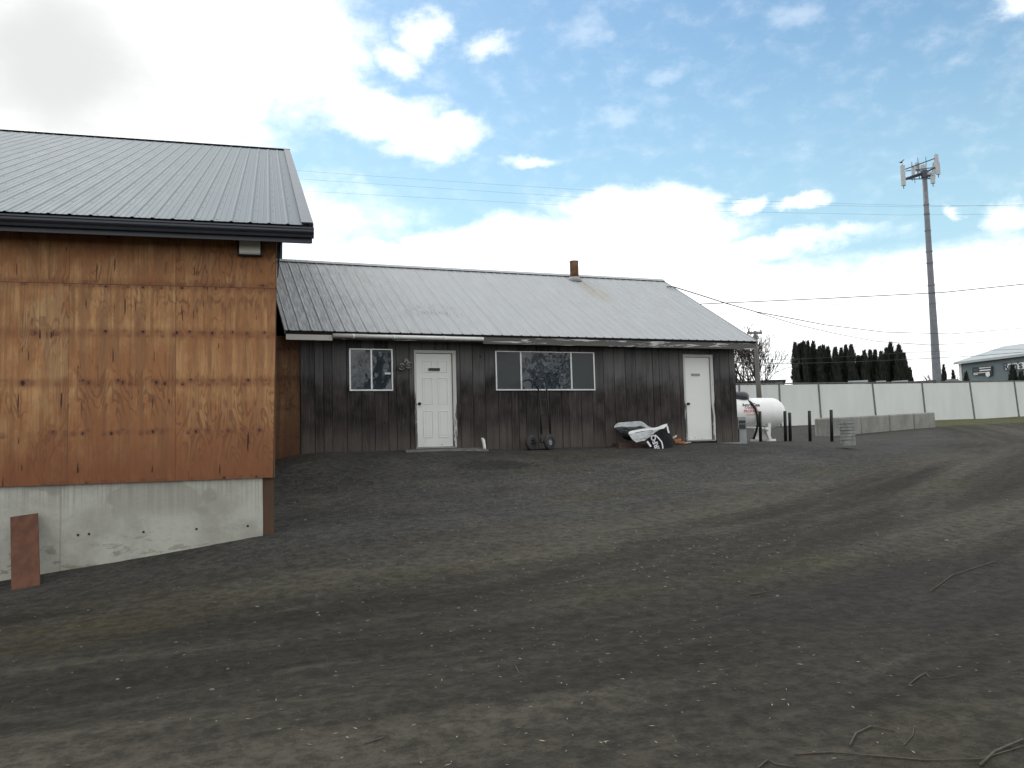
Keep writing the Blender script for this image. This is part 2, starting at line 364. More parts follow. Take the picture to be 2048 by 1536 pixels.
def mat_peel(name, paint, wood, thr=.5, sx=.25):
    m, g, b = material(name); p = g.pos()
    n = g.noise(g.v('MULTIPLY', p, (sx, 1, 3)), 5, 7, .65, .4); f = g.mr(n, thr, thr + .025)
    gr = g.noise(g.v('MULTIPLY', p, (.1, 1, 3)), 40, 4)
    c = g.mix(f, paint, g.mix(gr, tuple(v * .7 for v in wood), wood))
    g.L.new(c, b.inputs['Base Color']); b.inputs['Roughness'].default_value = .75
    g.L.new(g.bump(g.m('SUBTRACT', 1.0, f), .003), b.inputs['Normal'])
    return m

def mat_peel_v(name, paint, wood, thr):
    m, g, b = material(name); p = g.pos(); x, y, z = g.sep(p)
    n = g.noise(g.v('MULTIPLY', p, (3, 1, .25)), 7, 6, .65, .4)
    n = g.m('ADD', n, g.mr(z, .0, 1.9, .10, -.18, smooth=False)); f = g.mr(n, thr, thr + .03)
    c = g.mix(f, paint, wood)
    g.L.new(c, b.inputs['Base Color']); b.inputs['Roughness'].default_value = .75
    g.L.new(g.bump(g.m('SUBTRACT', 1.0, f), .003), b.inputs['Normal'])
    return m

def mat_door():
    m, g, b = material('door paint'); p = g.pos(); x, y, z = g.sep(p)
    n = g.noise(p, 3, 4); d = g.noise(g.v('MULTIPLY', p, (1, 1, .6)), 28, 4, .6)
    c = g.mix(n, (.70, .715, .67), (.77, .78, .735))
    low = g.m('MULTIPLY', g.mr(z, .03, .2, 1, 0), g.mr(d, .60, .66))
    c = g.mix(g.m('MULTIPLY', low, .8), c, (.06, .055, .05))
    c = g.mix(g.m('MULTIPLY', g.mr(z, .0, .5, .3, 0), g.mr(n, .3, .6)), c, (.42, .41, .38))
    g.L.new(c, b.inputs['Base Color']); b.inputs['Roughness'].default_value = .45
    return m

def mat_concrete(name='poured concrete', col=(.385, .38, .325), streaks=True):
    m, g, b = material(name); p = g.pos(); x, y, z = g.sep(p)
    s_ = g.m('ADD', g.m('MULTIPLY', x, float(BD[0])), g.m('MULTIPLY', y, float(BD[1])))
    n1 = g.noise(p, 1.6, 5, .6); n2 = g.noise(p, 14, 5, .6); n3 = g.noise(p, 90, 2)
    st = g.noise(g.comb(s_, 0.0, g.m('MULTIPLY', z, .02)), 28, 3, .6)
    c = g.mix(g.mr(n1, .35, .65), tuple(v * .80 for v in col), tuple(v * 1.12 for v in col))
    if streaks:
        zt = g.m('ADD', z, g.m('MULTIPLY', g.m('SUBTRACT', n1, .5), .5))
        c = g.mix(g.m('MULTIPLY', g.m('MULTIPLY', g.mr(st, .45, .6), g.mr(zt, -.75, -.35)), .55), c, tuple(v * .62 for v in col))
        pt = g.m('MULTIPLY', g.mr(g.noise(g.comb(s_, z, 2.0), 1.3, 3, .5, .3), .55, .58), g.mr(z, -.85, -.6))
        c = g.mix(g.m('MULTIPLY', pt, .55), c, tuple(v * .62 for v in col))
        sp = g.m('MULTIPLY', g.mr(g.noise(g.v('MULTIPLY', p, (.5, .5, 1.4)), 6, 6, .7, .5), .56, .62), g.mr(z, -1.35, -.75, 1, 0))
        c = g.mix(g.m('MULTIPLY', sp, .75), c, (.13, .13, .085))
        c = g.mix(g.mr(g.m('ADD', z, g.m('MULTIPLY', s_, -.085)), -1.2, -.9, .25, 0), c, (.38, .37, .29))
        js = g.m('ABSOLUTE', g.m('ADD', s_, 2.42)); c = g.mix(g.mr(js, .004, .014, .5, 0), c, (.2, .19, .15))
    else:
        c = g.mix(g.m('MULTIPLY', g.mr(st, .5, .62), .5), c, tuple(v * .6 for v in col))
    c = g.mix(g.m('MULTIPLY', g.mr(n2, .45, .7), .2), c, tuple(v * .7 for v in col))
    g.L.new(c, b.inputs['Base Color']); b.inputs['Roughness'].default_value = .85
    g.L.new(g.bump(g.m('ADD', n2, g.m('MULTIPLY', n3, .3)), .006), b.inputs['Normal'])
    return m

def mat_glass(name, rough=.03, col=(.012, .015, .018), spec=1.0, wave=.0006):
    m, g, b = material(name); p = g.pos(); n = g.noise(p, 2.2, 2, .5)
    b.inputs['Base Color'].default_value = (*col, 1); b.inputs['Roughness'].default_value = rough
    b.inputs['IOR'].default_value = 1.52; b.inputs['Specular IOR Level'].default_value = spec
    g.L.new(g.bump(n, wave * 10), b.inputs['Normal'])
    return m

def mat_leaf(name, a, bcol):
    m, g, b = material(name); oi = g.n('ShaderNodeNewGeometry', None, out=None)
    r = oi.outputs['Random Per Island']
    c = g.mix(r, a, bcol); g.L.new(c, b.inputs['Base Color']); b.inputs['Roughness'].default_value = .8; b.inputs['Specular IOR Level'].default_value = .2
    return m

M_ground = mat_ground(); M_ply = mat_plywood(); M_plyd = mat_plywood('dark plywood', .42, True); M_side = mat_siding()
M_roofH = mat_roof('galvanised roof', (.345, .36, .368), True, .1, .6); M_roofB = mat_roof('grey painted roof', (.135, .166, .184), False, .0, .62)
M_char = simple('charcoal metal', (.028, .033, .043), .4, .1, .12, 4); M_rake = simple('slate trim', (.075, .092, .115), .5, 0, .1, 4); M_conc = mat_concrete(); M_conc2 = mat_concrete('block concrete', (.235, .235, .21), False); M_step = simple('worn slab', (.13, .125, .11), .9, 0, .35, 9, .01)
M_door = mat_door(); M_trim1 = mat_peel('peeling fascia', (.58, .57, .55), (.11, .105, .10), .42); M_trimw = mat_peel('white fascia', (.55, .54, .50), (.12, .11, .10), .66)
M_jamb = mat_peel_v('peeling jamb', (.55, .545, .51), (.10, .095, .09), .50)
M_alu = simple('aluminium', (.62, .63, .62), .35, .6, .1, 20); M_pvc = simple('white pipe', (.72, .72, .70), .35, 0, .06, 5)
M_glass = mat_glass('window glass', spec=.65, col=(.022, .034, .042)); M_screen = mat_glass('screened glass', .25, (.030, .037, .038), .5)
M_rust = simple('rusty pipe', (.16, .085, .045), .75, .2, .4, 9); M_black = simple('black paint', (.012, .012, .013), .45, 0, .2, 9)
M_rubber = simple('rubber', (.035, .034, .033), .8, 0, .3, 25, .002); M_blackfab = simple('black banner', (.0045, .0045, .006), .6, 0, .3, 6, spec=.12)
M_white = simple('white enamel', (.82, .82, .79), .38, 0, .05, 3); M_tarp = simple('silver tarp', (.42, .44, .44), .5, 0, .18, 6)
M_wtext = simple('white lettering', (.7, .7, .7), .6, 0, .03); M_fence = simple('fence panel', (.62, .635, .605), .6, 0, .05, 1.2, 0, (1, 1, .25))
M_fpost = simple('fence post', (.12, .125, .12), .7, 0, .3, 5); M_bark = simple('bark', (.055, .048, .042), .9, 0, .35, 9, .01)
M_pole = simple('weathered pole', (.13, .12, .105), .9, 0, .3, 6, .004, (1, 1, .1)); M_tower = simple('galvanised steel', (.16, .17, .19), .55, .2, .12, 2)
M_ant = simple('antenna grey', (.42, .45, .46), .5, 0, .05, 3); M_dsteel = simple('dark steel', (.06, .065, .085), .55, .3, .2, 5)
M_wire = simple('wire', (.03, .03, .03), .7); M_con = mat_leaf('conifer foliage', (.011, .015, .012), (.038, .043, .031))
M_nb = simple('grey green cladding', (.125, .16, .17), .6, 0, .06, 1.5); M_nbroof = simple('pale metal roof', (.36, .39, .39), .6, .0, .06, 2)
M_shingle = simple('dark shingle', (.05, .05, .053), .9, 0, .3, 12); M_red = simple('red lettering', (.50, .10, .09), .6, 0, .1)
M_bluegrey = simple('dark lettering', (.05, .06, .08), .6, 0, .1); M_orange = simple('orange plastic', (.36, .13, .05), .6, 0, .35, 20)
M_cream = simple('cream plastic', (.6, .56, .42), .6, 0, .15, 20); M_lens = simple('lamp lens', (.85, .83, .73), .3, 0, .05, 5)
M_brownbox = simple('rusty steel box', (.085, .052, .042), .8, .1, .3, 7); M_greybox = simple('grey enclosure', (.26, .27, .27), .6, 0, .1, 6)
M_lamp = simple('weathered cast metal', (.24, .23, .20), .6, .1, .3, 20); M_stone = mat_leaf('stones', (.022, .021, .019), (.17, .168, .155))
M_wplank = simple('reddish plank', (.095, .036, .017), .8, 0, .25, 10, .002, (1, 1, .15)); M_deadleaf = simple('dry leaf', (.30, .27, .19), .8, 0, .3, 15)
M_stick = simple('dry stick', (.07, .06, .045), .9, 0, .3, 15); M_soffit = simple('dark soffit', (.022, .020, .020), .8)
M_retply = simple('brown return board', (.085, .045, .022), .8, 0, .25, 5, 0, (1, 1, .2)); M_knob = simple('dark brass', (.06, .05, .04), .35, .8)

# ------------------------------------------------------------------ ground
CP = [(0,0,-1.52),(-8,2,-1.62),(8,0,-1.50),(0,-20,-1.7),(20,-10,-1.45),(-20,-20,-1.8),(1,4,-1.50),(-2.05,11.45,-1.42),(-.7,11.35,-1.27),(.9,11.2,-1.06),(.3,11.3,-1.14),
 (-6,11.8,-1.62),(-12,12,-1.75),(-3.2,11.5,-1.52),(0,18,-.45),(-10,22,-.8),(1.5,17.3,-.24),(2.2,17.5,-.06),(3.5,17.5,-.05),(5,17.5,-.03),(6.5,17.5,-.08),(8,17.5,-.075),(10,17.5,-.08),(11.8,17.5,-.04),(13,17.6,-.09),
 (16,18,-.14),(20,22,-.05),(14,24,-.05),(16.5,20,-.06),(24,26,.22),(27,27.5,.36),(27,37,.70),(31,35,.70),(38,32,.75),(45,31,.72),(60,50,1.6),(100,110,3),(-60,100,1),(100,0,.3),(0,100,1),
 (2,14.5,-.66),(5,15,-.42),(8,14.5,-.45),(12,14,-.42),(5,11.5,-.90),(9,11,-.85),(3,8.5,-1.26),(0,8,-1.42),(8,7,-1.22),(16,12,-.55),(20,8,-.80),(-5,8,-1.56),(25,15,-.35),(30,22,.05),(35,26,.35),(1.4,13.2,-.86),(1.5,15.5,-.50),(40,10,-.3),(3,5,-1.45),(8,4,-1.42)]
cx_ = np.array([[a, b] for a, b, c in CP], float); cz_ = np.array([c for a, b, c in CP], float)
def phi(r): return np.sqrt(r * r + .6)
A_ = phi(np.linalg.norm(cx_[:, None] - cx_[None], axis=2)) ; Nn = len(CP)
S_ = np.zeros((Nn + 3, Nn + 3)); S_[:Nn, :Nn] = A_ - np.eye(Nn) * .02; S_[:Nn, Nn] = 1; S_[:Nn, Nn + 1:] = cx_; S_[Nn, :Nn] = 1; S_[Nn + 1:, :Nn] = cx_.T
W_ = np.linalg.solve(S_, np.concatenate([cz_, [0, 0, 0]]))
def gz_arr(P):
    P = np.asarray(P, float); Q = P.copy(); rr = np.linalg.norm(Q, axis=1); k = np.where(rr > 140, 140 / np.maximum(rr, 1), 1); Q = Q * k[:, None]
    out = np.zeros(len(Q))
    for i in range(0, len(Q), 20000):
        q = Q[i:i + 20000]; d = phi(np.linalg.norm(q[:, None] - cx_[None], axis=2))
        out[i:i + 20000] = d @ W_[:Nn] + W_[Nn] + q @ W_[Nn + 1:]
    return out
def micro(x, y):
    w = y - .02 * max(x, 0) ** 2
    if y > 17: return 0.0
    return .024 * mn.noise(Vector((x * .18, w * 1.1, 0))) + .015 * mn.noise(Vector((x * .35, w * 3.2, 3))) + .006 * mn.noise(Vector((x * 5, y * 5, 8)))
def gz(x, y): return float(gz_arr([(x, y)])[0]) + micro(x, y)
def axis_(a, b, c, d, fine, far):
    L = list(np.arange(b, c, fine)) + [c]; s = fine; v = c
    while v < d: s = min(s * 1.25, far); v += s; L.append(v)
    s = fine; v = b
    while v > a: s = min(s * 1.25, far); v -= s; L.insert(0, v)
    return L
xs = axis_(-1500, -4, 15, 1500, .09, 200); ys = axis_(-600, 2, 18.2, 1800, .09, 200)
GP = np.array([(x, y) for y in ys for x in xs]); GZ = gz_arr(GP)
mb = MB(); nx = len(xs)
mb.V = [(float(p[0]), float(p[1]), float(z) + (micro(p[0], p[1]) if abs(p[0]) < 40 and -10 < p[1] < 17 else 0)) for p, z in zip(GP, GZ)]
mb.F = [(j * nx + i, j * nx + i + 1, (j + 1) * nx + i + 1, (j + 1) * nx + i) for j in range(len(ys) - 1) for i in range(nx - 1)]; mb.MI = [0] * len(mb.F)
tag(mb.build('ground', M_ground, smooth=True), kind='structure')

# ------------------------------------------------------------------ ribbed sheet roof
def ribbed(mb, o, u, w, n, L, S, sp=.2286, h=.015, start=.05, seams=None, minor=True):
    o, u, w, n = map(Vector, (o, u, w, n)); prof = [(0, 0)]
    k = 0; t = start
    while t + .05 < L:
        prof += [(t, 0), (t + .020, h), (t + .034, h), (t + .054, 0)]
        if minor and t + sp < L:
            for q in (.105, .175): prof += [(t + q - .008, 0), (t + q, .0035), (t + q + .008, 0)]
        if seams is not None and k % 4 == 0: seams.append(t + .055)
        t += sp; k += 1
    prof.append((L, 0)); N = len(prof); ns = 5
    vs = []
    for j in range(ns + 1):
        for (a, hh) in prof: vs.append(o + u * a + w * (S * j / ns) + n * hh)
    fs = [(j * N + i, j * N + i + 1, (j + 1) * N + i + 1, (j + 1) * N + i) for j in range(ns) for i in range(N - 1)]
    for v in range(N): vs.append(vs[v] - n * .004)   # turned lower edge
    b0 = (ns + 1) * N; fs += [(b0 + i, b0 + i + 1, i + 1, i) for i in range(N - 1)]
    mb.add(vs, fs)

# ================================================================== wooden house
D = 17.764; EYv = D - .45
XL, XR, XRE, XLE = 2.18, 12.90, 13.27, 1.835
EZ = 2.455; RY_, RZ = 21.647, 4.84
house = thing('wooden_house', (7.5, D, -.05), 'long low house of dark weathered boards under a pale ribbed metal roof', 'house')
PT = atan2(RZ - EZ, RY_ - EYv); SL = hypot(RZ - EZ, RY_ - EYv); wv = Vector((0, cos(PT), sin(PT))); nv = Vector((0, -sin(PT), cos(PT)))
# boards
openings = [(3.184, 4.119, 1.257, 2.159), (6.463, 8.944, 1.262, 2.16), (4.587, 5.528, -.1, 2.135), (11.361, 12.261, -.1, 2.147)]
def siding_front():
    mb = MB(); ids = []; x = XL; k = 0; rr = random.Random(3)
    while x < XR - .02:
        w = rr.choice([.285, .29, .30, .285, .18, .31]); x2 = min(x + w, XR)
        if XR - x2 < .1: x2 = XR
        a, b_ = x + .006, x2 - .006
        cuts = sorted({a, b_} | {c for o in openings for c in (o[0], o[1]) if a < c < b_})
        dy = rr.uniform(-.004, .004); bot = -.10 + rr.uniform(-.012, .012)
        for c0, c1 in zip(cuts[:-1], cuts[1:]):
            mid = (c0 + c1) / 2; segs = [(bot, 2.42)]
            for (ox0, ox1, oz0, oz1) in openings:
                if ox0 < mid < ox1:
                    segs = [(bot, oz0), (oz1, 2.42)] if oz0 > 0 else [(oz1, 2.42)]
            for (z0, z1) in segs:
                n0 = len(mb.V); mb.box((c0, D - .004 + dy, z0), (c1, D + .02, z1)); ids += [k + .5] * (len(mb.V) - n0)
        x = x2; k += 1
    o = mb.build('board_siding', M_side, house)
    at = o.data.attributes.new('bid', 'FLOAT', 'POINT'); at.data.foreach_set('value', ids)
    return o
siding_front()
def with_ids(o, v=3.5):
    at = o.data.attributes.new('bid', 'FLOAT', 'POINT'); at.data.foreach_set('value', [v + (i // 8) for i in range(len(o.data.vertices))])
YB = RY_ * 2 - EYv - .45
for xa, xb in ((XR - .02, XR), (XL, XL + .02)):
  mb = MB(); y = D + .02
  while y < YB:
    y2 = min(y + .29, YB); zt = EZ + (min(y, 2 * RY_ - y) - EYv) * tan(PT) - .12; zt2 = EZ + (min(y2, 2 * RY_ - y2) - EYv) * tan(PT) - .12
    if 1:
        mb.hexa([(xa, y, -.12), (xb, y, -.12), (xb, y2 - .008, -.12), (xa, y2 - .008, -.12), (xa, y, zt), (xb, y, zt), (xb, y2 - .008, zt2), (xa, y2 - .008, zt2)])
    y = y2
  with_ids(mb.build('gable_siding', M_side, house))
mb = MB(); mb.box((XL + .03, D + .022, -.3), (XR - .03, D + .06, 2.40)); mb.build('wall_core', M_soffit, house)
mb = MB(); mb.box((XL + .03, YB - .05, -.3), (XR - .03, YB, 2.40)); mb.build('rear_wall', M_soffit, house)
mb = MB(); mb.box((XL - .005, D + .001, -.40), (XR + .005, D + .10, -.115)); mb.build('footing', M_soffit, house)
# roof
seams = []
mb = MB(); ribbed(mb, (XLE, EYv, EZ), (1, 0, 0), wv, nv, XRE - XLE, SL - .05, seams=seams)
o = mb.build('roof', M_roofH, house)
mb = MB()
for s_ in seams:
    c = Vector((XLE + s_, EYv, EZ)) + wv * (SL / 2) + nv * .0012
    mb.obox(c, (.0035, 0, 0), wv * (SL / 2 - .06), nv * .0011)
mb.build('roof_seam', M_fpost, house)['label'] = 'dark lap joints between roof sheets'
mb = MB(); wb = Vector((0, cos(PT), -sin(PT))); nb_ = Vector((0, sin(PT), cos(PT)))
ribbed(mb, Vector((XLE, RY_, RZ)) + wb * .05, (1, 0, 0), wb, nb_, XRE - XLE, SL - .05); mb.build('rear_roof', M_roofH, house)
mb = MB()   # deck under the sheets
for (a, q, nn, ln) in (((XLE + .02, EYv + .03, EZ), wv, nv, SL - .04), ((XLE + .02, RY_, RZ), wb, nb_, SL - .04)):
    a = Vector(a) - nn * .012; L = XRE - XLE - .04; uu = Vector((L, 0, 0)); mb.hexa([a - nn * .05, a + uu - nn * .05, a + uu + q * ln - nn * .05, a + q * ln - nn * .05, a, a + uu, a + uu + q * ln, a + q * ln])
mb.build('roof_deck', M_soffit, house)
mb = MB()   # ridge cap sits on the ribs and leaves dark gaps
for q, nn in ((wv, nv), (wb * -1, nb_)):
    top = Vector((XLE - .01, RY_, RZ + .036)); uu = Vector((XRE - XLE + .02, 0, 0)); q2 = q if q is wv else wb * -1
    dn = -wv if q is wv else wb
    a = top + dn * .19 + Vector((0, 0, .0)); mb.hexa([a, a + uu, top + uu, top, a + nn * .003, a + uu + nn * .003, top + uu + nn * .003, top + nn * .003])
mb.build('ridge_cap', M_roofH, house)
for xx in (XLE - .012, XRE - .004):   # rake flashings
    mb = MB(); a = Vector((xx, EYv, EZ)) ; ux = Vector((.016, 0, 0)); mb.hexa([a - nv * .07, a + ux - nv * .07, a + ux + wv * (SL) - nv * .07, a + wv * SL - nv * .07, a + nv * .012, a + ux + nv * .012, a + ux + wv * SL + nv * .012, a + wv * SL + nv * .012])
    mb.build('rake_trim', M_greybox, house)
# fascia
FY = EYv + .035
def fx(px): return onY(px, 680, FY)[0]
def fz(px, py): return onY(px, py, FY)[2]
mb = MB(); x0, x1 = fx(572), fx(665); mb.box((x0, FY, fz(600, 679.5)), (x1, FY + .035, fz(600, 668.5)))
mb.build('fascia_board', M_trimw, house)['label'] = 'short white fascia board with peeling paint at the left end'
mb = MB(); x2, x3 = fx(966), fx(1271); mb.box((x1 + .002, FY + .012, 2.30), (x2, FY + .035, 2.42)); mb.build('fascia_board', M_trim1, house)
mb = MB(); mb.box((x2, FY, 2.262), (x3 - .006, FY + .035, 2.408)); mb.build('fascia_board', M_trim1, house)['label'] = 'grey fascia board shedding white paint above the wide window'
mb = MB(); mb.box((x3, FY, 2.255), (XRE - .02, FY + .035, 2.402)); mb.build('fascia_board', M_trim1, house)['label'] = 'grey fascia board shedding white paint above the plain door'
mb = MB(); mb.tube([(x1 + .005, FY - .03, 2.363), ((x1 + x2) / 2, FY - .03, 2.366), (x2, FY - .03, 2.36)], .042, 14)
for q in (.12, .38, .72): xx = x1 + (x2 - x1) * q; mb.tube([(xx, FY - .03, 2.364), (xx + .05, FY - .03, 2.364)], .047, 14)
o = mb.build('gutter_pipe', M_pvc, house, True); o['label'] = 'long white plastic pipe fixed along the eave'
# soffit
mb = MB(); mb.box((XL + .0, FY + .036, 2.425), (XR + .3, D + .02, 2.435)); mb.build('soffit', M_soffit, house)
# flue
c = Vector((10.2, 21.30, 0)); mb = MB(); zb = EZ + (21.3 - EYv) * tan(PT)
mb.lathe((c.x, c.y, zb - .15), (0, 0, 1), [(0, .122), (.60, .122), (.66, .128), (.68, .128)], 20)
ch = mb.build('flue_pipe', M_rust, house, True)
mb = MB(); mb.lathe((c.x, c.y, zb - .09), (0, 0, 1), [(0, .21), (.10, .20), (.16, .135)], 20); mb.build('flue_collar', M_greybox, ch, True)
# doors
def door(name, lab, x0, x1, z0, z1, panels, knobz, sign, mjamb):
    dr = MB(); yy = D + .015
    dr.box((x0, yy, z0), (x1, yy + .045, z1))
    o = dr.build(name, M_door, house, bevel=.002); o['label'] = lab
    if panels:
        mb = MB(); w = x1 - x0
        for (pz0, pz1) in ((.20, .78), (.93, 1.50), (1.62, 1.87)):
            for a, b_ in ((.17, .445), (.60, .875)):
                xa, xb = x0 + w * a, x0 + w * b_; t = .012
                za, zb_ = z0 + pz0, z0 + pz1
                # stamped groove edges and raised field
                mb.box((xa, yy - .010, za), (xb, yy + .001, za + t)); mb.box((xa, yy - .010, zb_ - t), (xb, yy + .001, zb_)); mb.box((xa, yy - .010, za + t), (xa + t, yy + .001, zb_ - t)); mb.box((xb - t, yy - .010, za + t), (xb, yy + .001, zb_ - t))
                mb.box((xa + .04, yy - .004, za + .04), (xb - .04, yy + .001, zb_ - .04))
        mb.build('door_panel', M_door, o, bevel=.003)
    # frame
    mb = MB(); f = .055
    mb.box((x0 - f, D - .022, z0 - .03), (x0 - .006, D + .02, z1 + .008)); mb.build('door_frame', mjamb, o, bevel=.003)
    mb = MB(); mb.box((x1 + .012, D - .024, z0 - .03), (x1 + f + .035, D + .02, z1 + .008)); mb.build('door_frame', mjamb, o, bevel=.003)
    mb = MB(); mb.box((x0 - f - .002, D - .026, z1 + .009), (x1 + f + .037, D + .02, z1 + .072)); mb.build('door_frame', M_jamb, o, bevel=.003)
    mb = MB(); mb.box((x0 - f, D - .05, z0 - .035), (x1 + f, D + .05, z0 - .006)); mb.build('threshold', M_greybox, o, bevel=.003)
    mb = MB(); mb.box((x0 - .006, yy + .02, z0 - .006), (x1 + .012, yy + .05, z1 + .009)); mb.build('door_gap', M_soffit, o)
    mb = MB(); kx = x0 + .055; mb.lathe((kx, yy, knobz), (0, -1, 0), [(0, .034), (.008, .034), (.010, .014), (.035, .014), (.04, .027), (.058, .029), (.066, .018)], 16); mb.build('handle', M_knob, o, True)
    sx0, sx1, sz0, sz1, dark = sign
    mb = MB(); mb.box((sx0, yy - .014, sz0), (sx1, yy + .001, sz1)); so = mb.build('sign_plate', M_pvc if dark else M_greybox, o)
    if dark:
        mb = MB(); mb.box((sx0 + .014, yy - .018, sz0 + .012), (sx1 - .014, yy - .013, sz1 - .012)); mb.build('sign_face', M_black, so)
    return o
a = onY(855.5, 735, D); b2 = onY(881, 743, D)
door('panelled_door', 'white six-panel door with a black name plate', 4.645, 5.445, .042, 2.075, True, .98, (a[0], b2[0], b2[2], a[2], True), M_jamb)
a = onY(1383, 747, D); b2 = onY(1400, 752, D)
door('plain_door', 'flat white door with a small grey plate', 11.425, 12.14, .042, 2.078, False, .93, (a[0], b2[0], b2[2], a[2], False), M_jamb)
# windows
def window(lab, x0, x1, z0, z1, mull, panes_mat):
    mb = MB(); t = .032; yy = D - .028
    mb.box((x0, yy, z0), (x1, D + .01, z0 + t)); mb.box((x0, yy, z1 - t * .7), (x1, D + .01, z1)); mb.box((x0, yy, z0 + t), (x0 + t, D + .01, z1 - t * .7)); mb.box((x1 - t, yy, z0 + t), (x1, D + .01, z1 - t * .7))
    o = mb.build('window', M_alu, house, bevel=.003); o['label'] = lab
    xs_ = [x0 + t] + mull + [x1 - t]
    for m_ in mull:
        mb = MB(); mb.box((m_ - .018, yy + .004, z0 + t), (m_ + .018, D + .005, z1 - t * .7)); mb.build('window_bar', M_alu, o, bevel=.003)
    for i, (a, b_) in enumerate(zip(xs_[:-1], xs_[1:])):
        mb = MB(); a += .018 if i else 0; b_ -= .018 if i < len(mull) else 0
        dd = .010 if i % 2 else -.002
        mb.box((a, D - .012 + dd, z0 + t), (b_, D - .006 + dd, z1 - t * .7)); mb.build('pane', panes_mat[i], o)
    return o
w1 = window('small two-pane sliding window left of the panelled door', 3.184, 4.119, 1.257, 2.159, [onY(742.5, 740, D)[0]], [M_glass, M_glass])
a = onY(769, 745, D); b2 = onY(781, 749, D); mb = MB(); mb.box((a[0], D - .022, b2[2]), (b2[0], D - .003, a[2])); mb.build('sticker', M_wtext, w1)
window('wide three-pane window behind the hand truck', 6.463, 8.944, 1.262, 2.16, [onY(1041.5, 740, D)[0], onY(1142, 740, D)[0]], [M_screen, M_glass, M_screen])
# plywood filler between house and workshop
mb = MB(); mb.box((1.60, D + .03, -.20), (XL - .006, D + .05, 2.40)); mb.build('filler_panel', M_plyd, house)['label'] = 'dark rust-brown plywood infill next to the workshop'
# low timber sill and rubble under the boards right of the plain door
mb = MB(); mb.box((12.2, D - .03, -.10), (XR + .05, D - .006, -.045)); mb.build('sill_board', M_greybox, house)

mb = MB(); p0 = onY(800, 905, 17.55); mb.hexa([(4.25, 17.25, -.2), (6.15, 17.3, -.2), (6.1, D - .055, -.2), (4.3, D - .055, -.2), (4.25, 17.27, -.035), (6.1, 17.32, -.045), (6.05, D - .055, .0), (4.33, D - .055, .0)])
tag(mb.build('concrete_step', M_step, bevel=.02), 'low cracked concrete slab in front of the panelled door', 'step')

# ================================================================== workshop
WZ0, WZ1 = -.313, 2.80
wk = thing('workshop', B(-3, 5, -1.4), 'tall workshop clad in orange stained plywood on a pale concrete foundation', 'building')
def bbox(mb, s0, s1, o0, o1, z0, z1):
    mb.hexa([B(s0, o0, z0), B(s1, o0, z0), B(s1, o1, z0), B(s0, o1, z0), B(s0, o0, z1), B(s1, o0, z1), B(s1, o1, z1), B(s0, o1, z1)])
SL0 = -12.0
mb = MB(); sB, sT = .043, .105
mb.hexa([B(SL0, 0, WZ0), B(sB, 0, WZ0), B(sB, .02, WZ0), B(SL0, .02, WZ0), B(SL0, 0, 2.143), B(.095, 0, 2.143), B(.095, .02, 2.143), B(SL0, .02, 2.143)])
bbox(mb, SL0, sT, -.001, .019, 2.1435, WZ1)
mb.build('plywood_wall', M_ply, wk)
mb = MB(); bbox(mb, SL0, -.083, .035, .25, -3, WZ0 + .004); mb.build('foundation', M_conc, wk, bevel=.008)
# form-tie holes
for (px, py) in ((156, 1070), (178, 1068), (287, 1064), (393, 1058), (495.5, 1052)):
    p = onP(px, py, BN, DB + .035); mb = MB(); mb.lathe(p - BN * .004, tuple(BN), [(0, .015), (.01, .015)], 12); mb.build('tie_hole', M_black, wk)
mb = MB(); bbox(mb, -.081, .055, .06, .09, -1.2, WZ0 + .05); mb.build('return_board', M_retply, wk)
mb = MB(); bbox(mb, -.10, .03, .10, 21.8, WZ0 - .3, WZ1)
# gable infill
mb.prism([B(-.02, .1, WZ1), B(-.02, 21.8, WZ1), B(-.02, 10.95, WZ1 + 4.7)], B(.03, 0, 0) - B(-.0, 0, 0)); mb.build('side_wall', M_retply, wk)
mb = MB(); bbox(mb, -.10, -.02, .3, 21.6, -2.5, WZ0 - .3); bbox(mb, SL0, -.2, 21.5, 21.8, -2.5, WZ1); bbox(mb, SL0, SL0 + .2, .3, 21.5, -2.5, WZ1); mb.build('rear_wall', M_conc, wk)
# corner trims
mb = MB(); mb.hexa([B(.112, .0, 2.30), B(.125, .0, 2.30), B(.125, .05, 2.30), B(.112, .05, 2.30), B(.112, .0, WZ1), B(.165, .0, WZ1), B(.165, .05, WZ1), B(.112, .05, WZ1)]); mb.build('corner_flashing', M_soffit, wk)
mb = MB(); mb.hexa([B(.05, .003, WZ0 + .0), B(.068, .003, WZ0), B(.068, .03, WZ0), B(.05, .03, WZ0), B(.099, .003, 2.6), B(.108, .003, 2.6), B(.108, .03, 2.6), B(.099, .03, 2.6)]); mb.build('corner_trim', M_retply, wk)
# roof
OV = .4; se = .549; EZB = 2.90; RNB, RZB = 22.53, 7.965
PB = atan2(RZB - EZB, RNB - (DB - OV)); SB = hypot(RZB - EZB, RNB - (DB - OV))
bn3 = Vector(tuple(BN)); bd3 = Vector(tuple(BD)); wB = bn3 * cos(PB) + Vector((0, 0, sin(PB))); nB = bn3 * -sin(PB) + Vector((0, 0, cos(PB)))
mb = MB(); Ls = se - .13 - SL0; ribbed(mb, B(SL0, -OV, EZB), bd3, wB, nB, Ls, SB - .05, start=.10, h=.011)
mb.build('roof', M_roofB, wk)
mb = MB()   # exposed screws
for rI, t in enumerate([.12, 1.1, 1.75, 2.6, 3.4, 4.2, 5.0, 6.2, 7.4]):
    k = .10
    while k < Ls - .1:
        if k > Ls - 5.2: mb.lathe(B(SL0 + k + .078, -OV, EZB) + wB * t, nB, [(0, .010), (.004, .009)], 6)
        k += .2286
o = mb.build('screw', M_dsteel, wk); o['kind'] = 'stuff'
